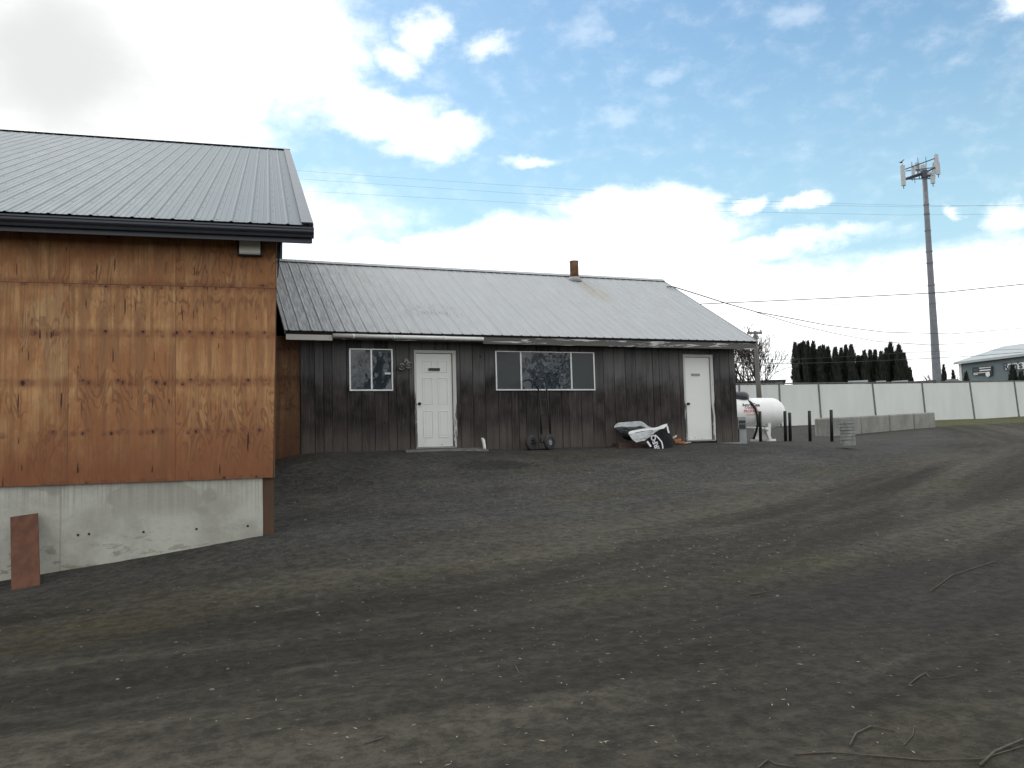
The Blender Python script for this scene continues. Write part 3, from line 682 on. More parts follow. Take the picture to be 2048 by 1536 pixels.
mb = MB(); wBb = bn3 * cos(PB) - Vector((0, 0, sin(PB))); nBb = bn3 * sin(PB) + Vector((0, 0, cos(PB)))
a = B(SL0, 0, 0); a = Vector(tuple(BD * SL0 + BN * RNB)) + Vector((0, 0, RZB)); L = Ls
mb.hexa([a - nBb * .02, a + bd3 * L - nBb * .02, a + bd3 * L + wBb * SB - nBb * .02, a + wBb * SB - nBb * .02, a, a + bd3 * L, a + bd3 * L + wBb * SB, a + wBb * SB]); mb.build('rear_roof', M_roofB, wk)
mb = MB(); e = B(SL0, -OV + .03, EZB) - nB * .012; mb.hexa([e - nB * .05, e + bd3 * (Ls + .1) - nB * .05, e + bd3 * (Ls + .1) + wB * (SB - .05) - nB * .05, e + wB * (SB - .05) - nB * .05, e, e + bd3 * (Ls + .1), e + bd3 * (Ls + .1) + wB * (SB - .05), e + wB * (SB - .05)]); mb.build('roof_deck', M_soffit, wk)
# rake trim: flat flange and drop
mb = MB(); e = B(se - .14, -OV - .004, EZB) + nB * .024
mb.hexa([e, e + bd3 * .145, e + bd3 * .145 + wB * SB, e + wB * SB, e + nB * .012, e + bd3 * .145 + nB * .012, e + bd3 * .145 + wB * SB + nB * .012, e + wB * SB + nB * .012])
e = B(se, -OV - .004, EZB) + nB * .022; mb.hexa([e - nB * .17, e + bd3 * .012 - nB * .17, e + bd3 * .012 + wB * SB - nB * .17, e + wB * SB - nB * .17, e, e + bd3 * .012, e + bd3 * .012 + wB * SB, e + wB * SB])
mb.build('rake_trim', M_rake, wk)
mb = MB(); e = Vector(tuple(BD * (SL0) + BN * RNB)) + Vector((0, 0, RZB + .045)); L2 = se + .02 - SL0
for q in (-wB, wBb): mb.hexa([e, e + bd3 * L2, e + bd3 * L2 + q * .16, e + q * .16, e + Vector((0, 0, .004)), e + bd3 * L2 + Vector((0, 0, .004)), e + bd3 * L2 + q * .16 + Vector((0, 0, .004)), e + q * .16 + Vector((0, 0, .004))])
mb.build('ridge_cap', M_char, wk)
# K-style gutter, profile extruded along the eave
G_ = [(-OV + .0, 2.845), (-OV - .02, 2.845), (-OV - .115, 2.842), (-OV - .118, 2.825), (-OV - .108, 2.815), (-OV - .108, 2.79), (-OV - .10, 2.775), (-OV - .075, 2.755), (-OV - .065, 2.725), (-OV - .0, 2.725)]
mb = MB(); mb.prism([B(SL0, a, z) for a, z in G_[::-1]], bd3 * (se + .012 - SL0)); mb.build('gutter', M_char, wk)
mb = MB(); bbox(mb, SL0, se - .006, -OV + .002, -OV + .03, 2.67, 2.875); mb.build('fascia', M_char, wk)
mb = MB(); bbox(mb, SL0, se - .006, -OV + .031, .0, 2.755, 2.775); mb.build('soffit', M_soffit, wk)
# wall pack
q0 = onP(474.5, 480, BN, DB - .08); q1 = onP(524.5, 512, BN, DB - .08); s0, s1 = float(q0 @ BD), float(q1 @ BD); z1_, z0_ = float(q0[2]), float(q1[2])
wp = thing('wall_light', B((s0 + s1) / 2, 0, (z0_ + z1_) / 2), 'black framed wall light with pale lens under the dark gutter', 'light')
mb = MB(); mb.hexa([B(s0, -.11, z0_), B(s1, -.11, z0_), B(s1, -.002, z0_), B(s0, -.002, z0_), B(s0, -.07, z1_ + .02), B(s1, -.07, z1_ + .02), B(s1, -.002, z1_ + .02), B(s0, -.002, z1_ + .02)]); mb.build('housing', M_black, wp, bevel=.008)
mb = MB(); t = .024; zl = z0_ + .030; mb.hexa([B(s0 + t, -.122, zl), B(s1 - t, -.122, zl), B(s1 - t, -.08, zl), B(s0 + t, -.08, zl), B(s0 + t, -.082, z1_), B(s1 - t, -.082, z1_), B(s1 - t, -.06, z1_), B(s0 + t, -.06, z1_)]); mb.build('lens', M_lens, wp, bevel=.004)
mb = MB(); bbox(mb, s0 + t, s1 - t, -.128, -.10, zl - .022, zl - .002); mb.build('lens_rim', M_ant, wp)

# leaning plank
g0 = onZ(52, 1181, -1.45); zt = onP(48, 1033, BN, DB - .06)
pl = MB(); hw = .145; uu = bd3 * hw; bt = Vector(tuple(g0)) + Vector((0, 0, -.04)); tp = Vector(tuple(zt)); th = Vector((0, -.03, .003))
pl.hexa([bt - uu, bt + uu, bt + uu - th, bt - uu - th, tp - uu, tp + uu + Vector((0, 0, .035)), tp + uu - th + Vector((0, 0, .035)), tp - uu - th])
tag(pl.build('plank', M_wplank, bevel=.004), 'short reddish brown plank leaning against the concrete foundation', 'plank')

# twin floodlight
p0 = Vector(tuple(onY(812, 722, D - .02))); fl = thing('floodlight', p0, 'twin round floodlight fixture on the boards beside the panelled door', 'light')
mb = MB(); mb.lathe((p0.x, D, p0.z), (0, -1, 0), [(0, .055), (.03, .055), (.04, .03)], 16); mb.build('base', M_lamp, fl, True)
for (px, py, ex) in ((803.5, 733, -.5), (817.5, 730, .35)):
    h = Vector(tuple(onY(px, py, D - .14))); dr = Vector((ex * .25, -.75, -.5)).normalized(); mb = MB()
    mb.tube([p0, (p0 + h) / 2 + Vector((0, 0, .02)), h - dr * .06], .012, 8)
    mb.lathe(h - dr * .09, dr, [(0, .03), (.03, .045), (.06, .068), (.12, .074), (.12, .064), (.06, .055)], 20, cap=False); mb.lathe(h - dr * .092, dr, [(0, .001), (.002, .03)], 20)
    mb.build('lamp_head', M_lamp, fl, True)
    mb = MB(); mb.lathe(h - dr * .02, dr, [(0, .056), (.02, .045), (.03, .02)], 20); mb.build('bulb', M_greybox, fl, True)
# vent pipe
c = onY(969, 903, 17.55); mb = MB(); mb.tube([(c[0] + .01, 17.55, -.2), (c[0], 17.55, .02), (c[0] - .02, 17.56, .16), (c[0] - .03, 17.60, .19)], [.036, .036, .038, .03], 14)
tag(mb.build('vent_pipe', M_pvc, smooth=True), 'short white plastic pipe standing at the foot of the boards', 'pipe')

# ================================================================== hand truck
HY = 17.36
def hp(px, py, y=HY): return Vector(tuple(onY(px, py, y)))
ht = thing('hand_truck', hp(1085, 900), 'black two-wheeled hand truck standing under the wide window', 'hand truck')
zg = gz(7.5, HY); mb = MB()
mb.tube([hp(1082.5, 868), hp(1081, 825), hp(1078.5, 790), hp(1076, 775, HY - .02), hp(1068.5, 768, HY - .16), hp(1066, 762, HY - .17), hp(1068, 757.5, HY - .16), hp(1074, 755, HY - .08)], .019, 8); mb.build('handle', M_black, ht, True)
mb = MB(); mb.tube([hp(1083, 868), hp(1080, 800), hp(1076.5, 780), hp(1072, 768), hp(1070.5, 761), hp(1073, 756.5), hp(1080, 754.5), hp(1086.5, 753.8), hp(1090, 757), hp(1092, 765), hp(1093.8, 782), hp(1097, 820), hp(1100.5, 868)], .017, 8); mb.build('frame', M_black, ht, True)
for py in (800, 830, 855): mb = MB(); mb.tube([hp(1080 + (py - 800) * .04, py), hp(1095 + (py - 800) * .08, py)], .009, 6); mb.build('crossbar', M_black, ht, True)
mb = MB(); mb.box((hp(1066, 885).x, HY + .02, zg + .02), (hp(1108, 885).x, HY + .24, zg + .03)); mb.build('toe_plate', M_black, ht)
mb = MB(); mb.tube([hp(1062, 884.5), hp(1099, 884.5)], .012, 8); mb.tube([hp(1083, 868), hp(1080, 884)], .014, 8); mb.tube([hp(1100, 868), hp(1100, 884)], .014, 8); mb.build('axle', M_black, ht, True)
def wheel(c, ax, rimm):
    ax = Vector(ax).normalized(); R = .175; mb = MB(); W = .05
    mb.lathe(c - ax * W, ax, [(0, R - .07), (.0, R - .045), (.012, R - .015), (.03, R), (.07, R), (.088, R - .015), (.1, R - .045), (.1, R - .07)], 28, cap=False); t = mb.build('wheel', M_rubber, ht, True)
    mb = MB(); mb.lathe(c - ax * .028, ax, [(0, .0005), (.0, .02), (.012, .024), (.015, .055), (.0, .072), (.056, .072), (.04, .055), (.045, .024), (.056, .02), (.056, .0005)], 24, cap=False); mb.build('rim', rimm, t, True)
    mb = MB(); mb.lathe(c - ax * .04, ax, [(0, .07), (0, .135), (.08, .135), (.08, .07)], 28, cap=False); mb.build('sidewall', M_rubber, t, True)
wheel(Vector((hp(1098, 885).x, HY - .03, zg + .17)), (.45, -1, 0), M_greybox); wheel(Vector((hp(1062, 885).x, HY + .0, zg + .17)), (.55, -1, 0), M_black)

# ================================================================== steel box, banner, scraps
mb = MB(); a = onY(1232, 893, 17.5); b2 = onY(1300, 900, 17.3)
mb.hexa([(a[0], 17.35, -.16), (b2[0] + .3, 17.1, -.20), (b2[0] + .3, 17.45, -.20), (a[0], 17.7, -.16), (a[0], 17.35, .02), (b2[0] + .3, 17.1, -.06), (b2[0] + .3, 17.45, -.06), (a[0], 17.7, .02)])
tag(mb.build('steel_box', M_brownbox, bevel=.008), 'rusty brown box section half covered by the crumpled banner', 'box')
bn = thing('banner', Vector(tuple(onY(1300, 890, 17.2))), 'crumpled black and silver banner with white lettering dumped by the wall', 'banner')
def sheet(name, rows, mat, par, th=.006, nu=26, nvv=14, amp=.012, seed=0, uvz=None):
    # rows: lists of (px, py, y) control curves, lofted
    def samp(row, t):
        n = len(row) - 1; k = min(int(t * n), n - 1); f = t * n - k
        P = [Vector(tuple(onY(px, py, y))) for px, py, y in (row[max(k - 1, 0)], row[k], row[k + 1], row[min(k + 2, n)])]
        return .5 * ((2 * P[1]) + (-P[0] + P[2]) * f + (2 * P[0] - 5 * P[1] + 4 * P[2] - P[3]) * f * f + (-P[0] + 3 * P[1] - 3 * P[2] + P[3]) * f ** 3)
    R = len(rows) - 1; V = []
    for j in range(nvv + 1):
        tv = j / nvv * R; k = min(int(tv), R - 1); f = tv - k
        for i in range(nu + 1):
            p = samp(rows[k], i / nu).lerp(samp(rows[k + 1], i / nu), f)
            p += Vector((0, 1, .3)) * amp * mn.noise(Vector((i * .35, j * .5, seed)) )* 2
            V.append(p)
    mb = MB(); mb.add(V, [(j * (nu + 1) + i, j * (nu + 1) + i + 1, (j + 1) * (nu + 1) + i + 1, (j + 1) * (nu + 1) + i) for j in range(nvv) for i in range(nu)])
    o = mb.build(name, mat, par, True); s = o.modifiers.new('s', 'SOLIDIFY'); s.thickness = th; s.offset = 0
    return o
# flat silver flap at the back left
sheet('silver_fold', [[(1228, 854, 17.35), (1236, 846, 17.55), (1262, 843.5, 17.6), (1282, 843, 17.6), (1296, 852, 17.55), (1306, 856, 17.5)],
                      [(1229, 855.5, 17.3), (1240, 853, 17.4), (1262, 854, 17.42), (1281, 852, 17.4), (1292, 856, 17.35), (1304, 860, 17.3)]], M_tarp, bn, seed=1)['label'] = 'flat silver flap at the back'
sheet('grey_fold', [[(1229, 855.5, 17.3), (1245, 853.5, 17.4), (1262, 854.5, 17.4), (1281, 853, 17.38), (1292, 857, 17.35)],
                    [(1234, 862, 17.45), (1246, 866, 17.5), (1262, 868, 17.5), (1278, 866, 17.45), (1290, 862, 17.35)]], simple('grey lining', (.10, .115, .115), .6), bn, seed=2)
sheet('silver_fold', [[(1257, 866, 17.05), (1262, 862, 17.15), (1290, 857, 17.2), (1312, 855, 17.2), (1325, 850, 17.25), (1335, 847.5, 17.3)],
                      [(1258, 869, 17.0), (1272, 865, 17.08), (1294, 861, 17.1), (1314, 859.5, 17.1), (1326, 857, 17.1), (1334, 852, 17.2)]], M_wtext, bn, amp=.006, seed=3)
sheet('silver_fold', [[(1258, 869, 17.0), (1272, 866, 17.06), (1294, 862, 17.08), (1312, 860, 17.1), (1318, 859, 17.1)],
                      [(1264, 878, 16.95), (1276, 878, 17.0), (1292, 874, 17.03), (1306, 868, 17.06), (1316, 861, 17.1)],
                      [(1272, 885, 16.95), (1281, 883, 16.98), (1294, 879, 17.0), (1304, 873, 17.04), (1313, 863, 17.1)]], M_tarp, bn, amp=.015, seed=4)
sheet('black_fold', [[(1311, 864, 17.06), (1320, 860, 17.1), (1330, 859, 17.12), (1337, 864, 17.12), (1344, 874, 17.1), (1350, 886, 17.05)],
                     [(1306, 870, 17.0), (1317, 871, 17.0), (1328, 872, 17.0), (1336, 876, 17.0), (1342, 884, 16.97), (1347, 892, 16.95)],
                     [(1296, 876, 16.95), (1306, 884, 16.93), (1316, 890, 16.9), (1326, 895, 16.88), (1336, 898, 16.86), (1344, 900, 16.85)],
                     [(1292, 880, 16.95), (1300, 889, 16.9), (1308, 897, 16.86), (1319, 901, 16.84), (1330, 903, 16.82), (1342, 903.5, 16.82)]], M_blackfab, bn, nu=30, nvv=20, amp=.01, seed=5)
def strip(name, pts, w, mat, par, th=.005):
    mb = MB(); P = [Vector(tuple(onY(*p))) for p in pts]
    for i in range(len(P) - 1):
        t = (P[i + 1] - P[i]).normalized(); u = t.cross(Vector((0, 1, 0))).normalized() * w
        mb.hexa([P[i] - u, P[i] + u, P[i + 1] + u, P[i + 1] - u, P[i] - u + Vector((0, th, 0)), P[i] + u + Vector((0, th, 0)), P[i + 1] + u + Vector((0, th, 0)), P[i + 1] - u + Vector((0, th, 0))])
    return mb.build(name, mat, par)
strip('white_stripe', [(1310.5, 870, 16.94), (1317, 876, 16.90), (1323.5, 884, 16.86), (1325.5, 892, 16.82), (1326, 901, 16.79)], .014, M_wtext, bn)
strip('white_stripe', [(1334.5, 852, 17.08), (1336, 860, 17.06), (1338, 866, 17.04)], .02, M_wtext, bn)
strip('white_stripe', [(1294.5, 882.5, 16.88), (1299, 889, 16.86), (1302, 893.5, 16.84)], .022, M_wtext, bn)
strip('white_stripe', [(1327, 903, 16.80), (1336, 903, 16.79), (1343, 902, 16.79)], .008, M_wtext, bn)
def text(name, body, size, mat, par, loc, xdir, up, ext=.002, align='CENTER', bold=0.0):
    cu = bpy.data.curves.new(name, 'FONT'); cu.body = body; cu.size = size; cu.extrude = ext; cu.align_x = align; cu.align_y = 'CENTER'; cu.offset = bold
    tmp = bpy.data.objects.new(name, cu); sc.collection.objects.link(tmp); bpy.context.view_layer.update()
    me = bpy.data.meshes.new_from_object(tmp.evaluated_get(bpy.context.evaluated_depsgraph_get())); bpy.data.objects.remove(tmp)
    xd = Vector(xdir).normalized(); u = Vector(up); u = (u - xd * u.dot(xd)).normalized(); n = xd.cross(u)
    off = WLOC.get(par.name, Vector((0, 0, 0))) if par else Vector((0, 0, 0))
    R = Matrix((xd, u, n)).transposed().to_4x4(); R.translation = Vector(tuple(map(float, loc))) - off
    me.transform(R); me.materials.clear(); me.materials.append(mat)
    o = bpy.data.objects.new(name, me); sc.collection.objects.link(o)
    if par: o.parent = par; WLOC[o.name] = off
    return o
text('lettering', 'IRFO', .17, M_wtext, bn, onY(1310.5, 884.5, 16.83), (-.38, -.08, .92), (-.9, 0, -.4), .003, bold=.006)
mb = MB(); c = Vector(tuple(onY(1250, 874, 17.35)))
mb.tube([c + Vector((-.05, 0, 0)), c + Vector((.0, -.03, .01)), c + Vector((.14, -.05, -.02)), c + Vector((.2, -.05, -.03))], [.03, .065, .07, .04], 12); tag(mb.build('rolled_sleeve', M_blackfab, smooth=True), 'black rolled bundle tucked under the silver flap', 'bundle')
# scraps
sp = thing('scrap_pile', Vector(tuple(onY(1355, 885, 17.5))), 'small heap of orange and cream plastic scraps beside the banner', 'scrap')
rr = random.Random(5); mb = MB()
for (px, py, w, h, ry) in ((1352, 882, .05, .03, .3), (1357, 884, .07, .02, -.2), (1363, 885, .08, .012, .1), (1369, 886, .08, .01, 0), (1358, 880, .03, .02, .6)):
    c = Vector(tuple(onY(px, py, 17.5))); mb.obox(c, (w, .0, w * ry), (0, .05, .01), (-.2 * h, 0, h))
mb.build('orange_scrap', M_orange, sp, bevel=.004)
mb = MB(); c = Vector(tuple(onY(1349, 874, 17.55))); mb.obox(c, (.05, 0, .02), (0, .03, 0), (.01, 0, .025)); mb.build('cream_scrap', M_cream, sp, bevel=.004); mb = MB(); c = Vector(tuple(onY(1374, 885, 17.5))); mb.obox(c, (.09, 0, 0), (0, .04, 0), (0, 0, .008)); mb.build('cream_scrap', M_cream, sp, bevel=.004)
mb = MB(); c = Vector(tuple(onY(1405, 891, 17.35))); mb.obox(c, (.045, 0, .005), (0, .05, 0), (0, 0, .02)); tag(mb.build('yellow_scrap', M_cream, bevel=.008), 'small pale yellow scrap lying before the plain door', 'scrap')

# ================================================================== utility pedestal at the corner
px0 = Vector(tuple(onY(1475.5, 885, D + .15))); px1 = Vector(tuple(onY(1489, 834, D + .15)))
ub = thing('electric_pedestal', ((px0.x + px1.x) / 2, D + .15, -.1), 'grey metal electrical box with two dark openings at the house corner', 'electrical box')
mb = MB(); za, zb_ = onY(1480, 858, D)[2], px1.z; mb.box((px0.x + .04, D + .12, -.12), (px1.x + .015, D + .28, za)); mb.build('post', M_greybox, ub, bevel=.004)
mb = MB(); mb.box((px0.x, D + .10, za + .001), (px1.x, D + .30, zb_)); o = mb.build('box', M_greybox, ub, bevel=.005)
mb = MB(); z2 = onY(1480, 848, D)[2]; mb.box((px0.x + .02, D + .092, za + .01), (px1.x - .02, D + .101, z2 - .005)); z3 = onY(1480, 840.5, D)[2]; mb.box((px0.x + .02, D + .092, z2 + .012), (px1.x - .02, D + .101, z3)); mb.build('opening', M_black, o)

# ================================================================== propane tank
TD = 27.3; ce = Vector(tuple(atd(1520, 826.5, TD))); R = .475
ax = Vector((1, 0, 0)); xr = float(onY(1563, 826, ce.y)[0]); zc = ce.z; yc = ce.y
zg = gz(xr - 1.5, yc)
tk = thing('propane_tank', (xr - 1.6, yc, zg), 'white horizontal propane tank behind the house corner', 'tank')
mb = MB(); Lt = 2.9; prof = [(0, .01)]
for i in range(1, 9): a = pi / 2 * i / 8; prof.append((.42 * (1 - cos(a)), R * sin(a)))
prof.append((Lt - .42, R))
for i in range(1, 9): a = pi / 2 * i / 8; prof.append((Lt - .42 + .42 * sin(a), max(R * cos(a), .01)))
mb.lathe((xr - Lt, yc, zc), (1, 0, 0), prof, 40); mb.build('tank_body', M_white, tk, True)
mb = MB(); dx_ = onY(1478, 800, yc)[0]; mb.lathe((dx_, yc, zc + R - .05), (0, 0, 1), [(0, .30), (.14, .30), (.2, .26), (.24, .16), (.25, .02)], 24); mb.build('valve_dome', simple('dark grey dome', (.05, .052, .06), .5), tk, True)
for xx in (xr - .75, xr - Lt + .6): mb = MB(); mb.box((xx - .16, yc - .42, zg - .05), (xx + .16, yc + .42, zg + .06)); mb.hexa([(xx - .05, yc - .3, zg + .06), (xx + .05, yc - .3, zg + .06), (xx + .05, yc + .3, zg + .06), (xx - .05, yc + .3, zg + .06), (xx - .05, yc - .36, zc - R * .62), (xx + .05, yc - .36, zc - R * .62), (xx + .05, yc + .36, zc - R * .62), (xx - .05, yc + .36, zc - R * .62)]); mb.build('leg', M_white, tk)
yh = yc - R - .02
mb = MB(); P = [onY(1493, 799, yc - .15), onY(1503, 806, yc - .42), onY(1511, 817, yh - .02), onY(1515, 832, yh), onY(1515.5, 850, yh), onY(1512, 864, yh + .1), onY(1507, 878, yh + .15)]
mb.tube(P, .035, 8); mb.build('hose', M_black, tk, True)
mb = MB(); mb.tube([onY(1491, 855, yh + .2), onY(1530, 857, yh + .2)], .04, 8); mb.tube([onY(1532, 855, yh), onY(1533, 862, yh)], .06, 10); mb.build('fitting', M_pvc, tk, True)
mb = MB(); a, b2 = Vector(tuple(onY(1533.5, 860, yh))), Vector(tuple(onY(1540, 879, yh))); mb.obox((a + b2) / 2, (.055, 0, 0), (0, .03, 0), (b2 - a) / 2); mb.build('strut', M_pvc, tk)
def tanktext(name, s_, px, py, size, mat, b=0.0):
    zz = onY(px, py, yh)[2]; off = zz - zc; th_ = math.asin(max(-1, min(1, off / R))); yy = yc - R * cos(th_) - .004
    text(name, s_, size, mat, tk, (onY(px, py, yy)[0], yy, zz), (1, 0, 0), (0, sin(th_), cos(th_)), .001, bold=b)
tanktext('tank_lettering', 'AmeriGas', 1502, 809.8, .155, M_bluegrey, .006)
tanktext('tank_lettering', 'FLAMMABLE', 1502, 815.8, .085, M_red, .001)
tanktext('tank_lettering', 'PROPANE', 1503, 822.5, .125, M_red, .002)
tanktext('tank_lettering', 'NO SMOKING', 1502, 829.5, .05, M_red)

# bollards
def bollard(px, pt, pb, d, lab):
    b_ = atd(px + 1.5, pb, d); z0 = gz(b_[0], b_[1]); t = atd(px, pt, d); z1 = t[2]
    o = thing('bollard', (b_[0], b_[1], z0), lab, 'bollard', 'black steel bollards beside the propane tank')
    mb = MB(); mb.lathe((b_[0], b_[1], z0 - .1), (t[0] - b_[0], t[1] - b_[1], z1 - z0), [(0, .045), (z1 - z0 + .09, .045), (z1 - z0 + .1, .038)], 12)
    mb.build('post', M_black, o, True)
for px, pt, lab in ((1519.5, 822.5, 'thin black bollard standing in front of the white propane tank'), (1569.5, 822, 'black bollard nearest the rounded tank end, taller one of a close pair'),
                    (1579, 825, 'black bollard, shorter one of the close pair right of the tank'), (1618.5, 821.5, 'black bollard standing alone against the white fence'),
                    (1662, 819.5, 'black bollard in front of the concrete block wall')):
    bollard(px, pt, 880, 25.6, lab)

# ribbed barrel
d = 21.5; b0 = atd(1696, 886.5, d); t0 = atd(1693, 841.5, d); sc_w = 25 / FPX * d * 1.0 / 2
bx = thing('ribbed_pipe', (b0[0], b0[1], gz(b0[0], b0[1])), 'pale grey ribbed concrete pipe standing upright on the gravel', 'pipe')
axv = Vector(tuple(t0 - b0)); hh = axv.length; prof = [(-.05, .17)]
for i in range(7): prof += [(hh * i / 7 + .005, .172), (hh * (i + 1) / 7 - .014, .168 - i * .001), (hh * (i + 1) / 7 - .006, .155)]
prof += [(hh, .160), (hh, .13), (hh - .10, .125)]
mb = MB(); mb.lathe(b0, axv, prof, 24, cap=False); mb.build('pipe_wall', simple('pale cement', (.20, .21, .195), .8), bx)
mb = MB(); mb.lathe(Vector(tuple(b0)) + axv * .8, axv, [(0, .15), (.002, .1)], 20); mb.build('pipe_inside', M_black, bx)

# ================================================================== concrete block wall
bA = Vector(tuple(atd(1660, 868, 32))); bB_ = Vector(tuple(atd(1873, 852.5, 39.5)))
dirb = Vector((bB_.x - bA.x, bB_.y - bA.y, 0)); Lb = dirb.length; dirb.normalize(); nrb = Vector((dirb.y, -dirb.x, 0))
nbk = 4; edges = [0, .27, .53, .77, 1.0]
for i in range(4):
    p0 = bA + (bB_ - bA) * edges[i]; p1 = bA + (bB_ - bA) * (edges[i + 1]) - dirb * .05
    zt0 = atd(1645 + 228 * edges[i], 836 - 12 * edges[i], 32 + 7.5 * edges[i])[2]; zt1 = atd(1645 + 228 * edges[i + 1], 836 - 12 * edges[i + 1], 32 + 7.5 * edges[i + 1])[2]
    mb = MB(); w = -nrb * .6; za = min(p0.z, gz(p0.x, p0.y)) - .1; zb_ = min(p1.z, gz(p1.x, p1.y)) - .1
    mb.hexa([(p0.x, p0.y, za), (p1.x, p1.y, zb_), (p1.x + w.x, p1.y + w.y, zb_), (p0.x + w.x, p0.y + w.y, za), (p0.x, p0.y, zt0), (p1.x, p1.y, zt1), (p1.x + w.x, p1.y + w.y, zt1), (p0.x + w.x, p0.y + w.y, zt0)])
    labs = ['concrete block at the left end of the low block row, nearest the ribbed pipe', 'second concrete block from the left in the low row', 'third concrete block from the left in the low row', 'concrete block at the right end of the low row, beside the grass']
    tag(mb.build('concrete_block', M_conc2, bevel=.06), labs[i], 'concrete block', 'concrete blocks along the fence')

# ================================================================== fence
fd = radians(-8.6); FN = np.array([-sin(fd), cos(fd), 0]); FDv = Vector((cos(fd), sin(fd), 0))
p = atd(1638, 768, 47); FK = float(p @ FN)
def fP(px, py, k=0): return Vector(tuple(onP(px, py, FN, FK + k)))
fence = thing('fence', fP(1745, 842), 'long pale panelled fence with dark leaning joints across the yard', 'fence')
tops = [(1380, 770.5), (1478, 770), (1558, 769.5), (1636.5, 768.5), (1744.5, 767.5), (1843.5, 766.5), (1939, 765), (2028, 763), (2120, 762), (2220, 761), (2330, 760)]
bots = [(1382, 868), (1481, 860), (1562, 854), (1643, 849), (1753, 845), (1852, 842), (1949.5, 838.5), (2038, 833), (2130, 829), (2232, 825), (2343, 820)]
for i in range(len(tops) - 1):
    mb = MB(); a, b_, c, d_ = fP(*bots[i]), fP(*bots[i + 1]), fP(*tops[i + 1]), fP(*tops[i]); t = Vector((0, .04, 0)); e = FDv * .03
    mb.hexa([a + e, b_ - e, b_ - e + t, a + e + t, d_ + e, c - e, c - e + t, d_ + e + t]); mb.build('fence_panel', M_fence, fence)
for (tx, ty), (bx_, by) in zip(tops, bots):
    mb = MB(); a, b_ = fP(bx_, by + 1), fP(tx, ty - 1); e = FDv * .045; t = Vector((0, .07, 0)); o_ = Vector((0, -.02, 0))
    mb.hexa([a - e + o_, a + e + o_, a + e + t, a - e + t, b_ - e + o_, b_ + e + o_, b_ + e + t, b_ - e + t]); mb.build('fence_post', M_fpost, fence)
mb = MB(); a, b_ = fP(1380, 770), fP(2330, 759.5); t = Vector((0, .10, 0)); z_ = Vector((0, 0, .055)); o_ = Vector((0, -.03, 0)); mb.hexa([a + o_, b_ + o_, b_ + t, a + t, a + o_ + z_, b_ + o_ + z_, b_ + t + z_, a + t + z_]); mb.build('top_rail', M_fpost, fence)

# ================================================================== utility pole and wires
def wire(name, pts, r, lab):
    P = []
    for i in range(len(pts) - 1):
        a, b_ = Vector(tuple(pts[i])), Vector(tuple(pts[i + 1]))
        for k in range(8): P.append(a.lerp(b_, k / 8))
    P.append(Vector(tuple(pts[-1]))); mb = MB(); mb.tube(P, r, 5)
    return tag(mb.build(name, M_wire, smooth=True), lab, 'wire')
pb, ptp = atd(1519.5, 835, 42), atd(1510, 662, 42)
up_ = thing('utility_pole', (pb[0], pb[1], gz(pb[0], pb[1])), 'weathered wooden utility pole with a crossarm behind the propane tank', 'utility pole')
mb = MB(); mb.tube([(pb[0] + .05, pb[1], gz(pb[0], pb[1]) - .2), ptp], [.15, .075], 12); mb.build('pole', M_pole, up_, True)
mb = MB(); mb.obox((Vector(tuple(atd(1495, 666, 42))) + Vector(tuple(atd(1523.5, 666, 42)))) / 2, (Vector(tuple(atd(1523.5, 666, 42))) - Vector(tuple(atd(1495, 666, 42)))) / 2, (0, .05, 0), (0, 0, .045)); mb.build('crossarm', M_pole, up_)
for px in (1497, 1522): p = atd(px, 664, 42); mb = MB(); mb.lathe(p, (0, 0, 1), [(0, .03), (.05, .045), (.1, .03)], 10); mb.build('insulator', M_greybox, up_, True)
HP = np.array([13.2, 21.1, 0])
wire('power_line', [(12.95, 20.9, EZ + (20.9 - EYv) * tan(PT) + .06), onY(1347, 573.6, 20.9), onY(1400, 590, 21.6), onY(1452, 606.6, 23), onY(1513, 623.8, 25), atd(1595, 639, 33), atd(1649, 649.5, 38), atd(1767, 664, 46), atd(1900, 668, 56), atd(2060, 655, 66)], .017, 'service cable sagging right from the ridge of the wooden house')
wire('power_line', [onY(1514, 625, 25.1), atd(1595, 649.5, 33), atd(1670, 667, 38), atd(1752, 682.6, 44), atd(1860, 690, 52), atd(2060, 680, 60)], .013, 'lower cable splitting down from the service cable')
wire('power_line', [atd(1300, 611, 60), atd(1402, 608, 60), atd(1650, 597, 62), atd(1885, 585, 64), atd(2060, 567, 66)], .030, 'single straight cable crossing behind the antenna tower, rising rightward')
wire('power_line', [atd(1590, 606, 80), atd(1690, 609.5, 80), atd(1780, 611, 80), atd(1860, 608, 80), atd(1950, 603, 80), atd(2060, 590, 80)], .018, 'faint sagging cable just below the straight cable')
for k, (pts, lab) in enumerate((([(480, 332), (595, 341), (700, 349), (1024, 371), (1300, 388), (1540, 403), (1830, 411), (2060, 412)], 'topmost of the three thin wires crossing the blue sky'),
    ([(480, 350), (600, 358), (1024, 386), (1180, 396), (1500, 408), (1830, 414), (2060, 409)], 'middle one of the three thin wires crossing the blue sky'),
    ([(480, 374), (607, 382), (1024, 405), (1250, 417), (1500, 424), (1800, 430), (2060, 428)], 'lowest of the three thin wires crossing the blue sky'))):
    wire('power_line', [atd(px, py, 70) for px, py in pts], .006, lab)
wire('power_line', [atd(1380, 722, 42.5), atd(1519, 726, 42.2), atd(1553, 727, 43), atd(1590, 727, 45), atd(1700, 724, 48), atd(1812, 719, 52), atd(1950, 712, 58), atd(2060, 703, 62)], .014, 'lower cable running in front of the row of conifers')
wire('power_line', [atd(1513, 720, 42), atd(1600, 718, 45), atd(1712, 712, 48), atd(1812, 705, 52), atd(2060, 698, 62)], .010, 'upper cable running in front of the row of conifers')

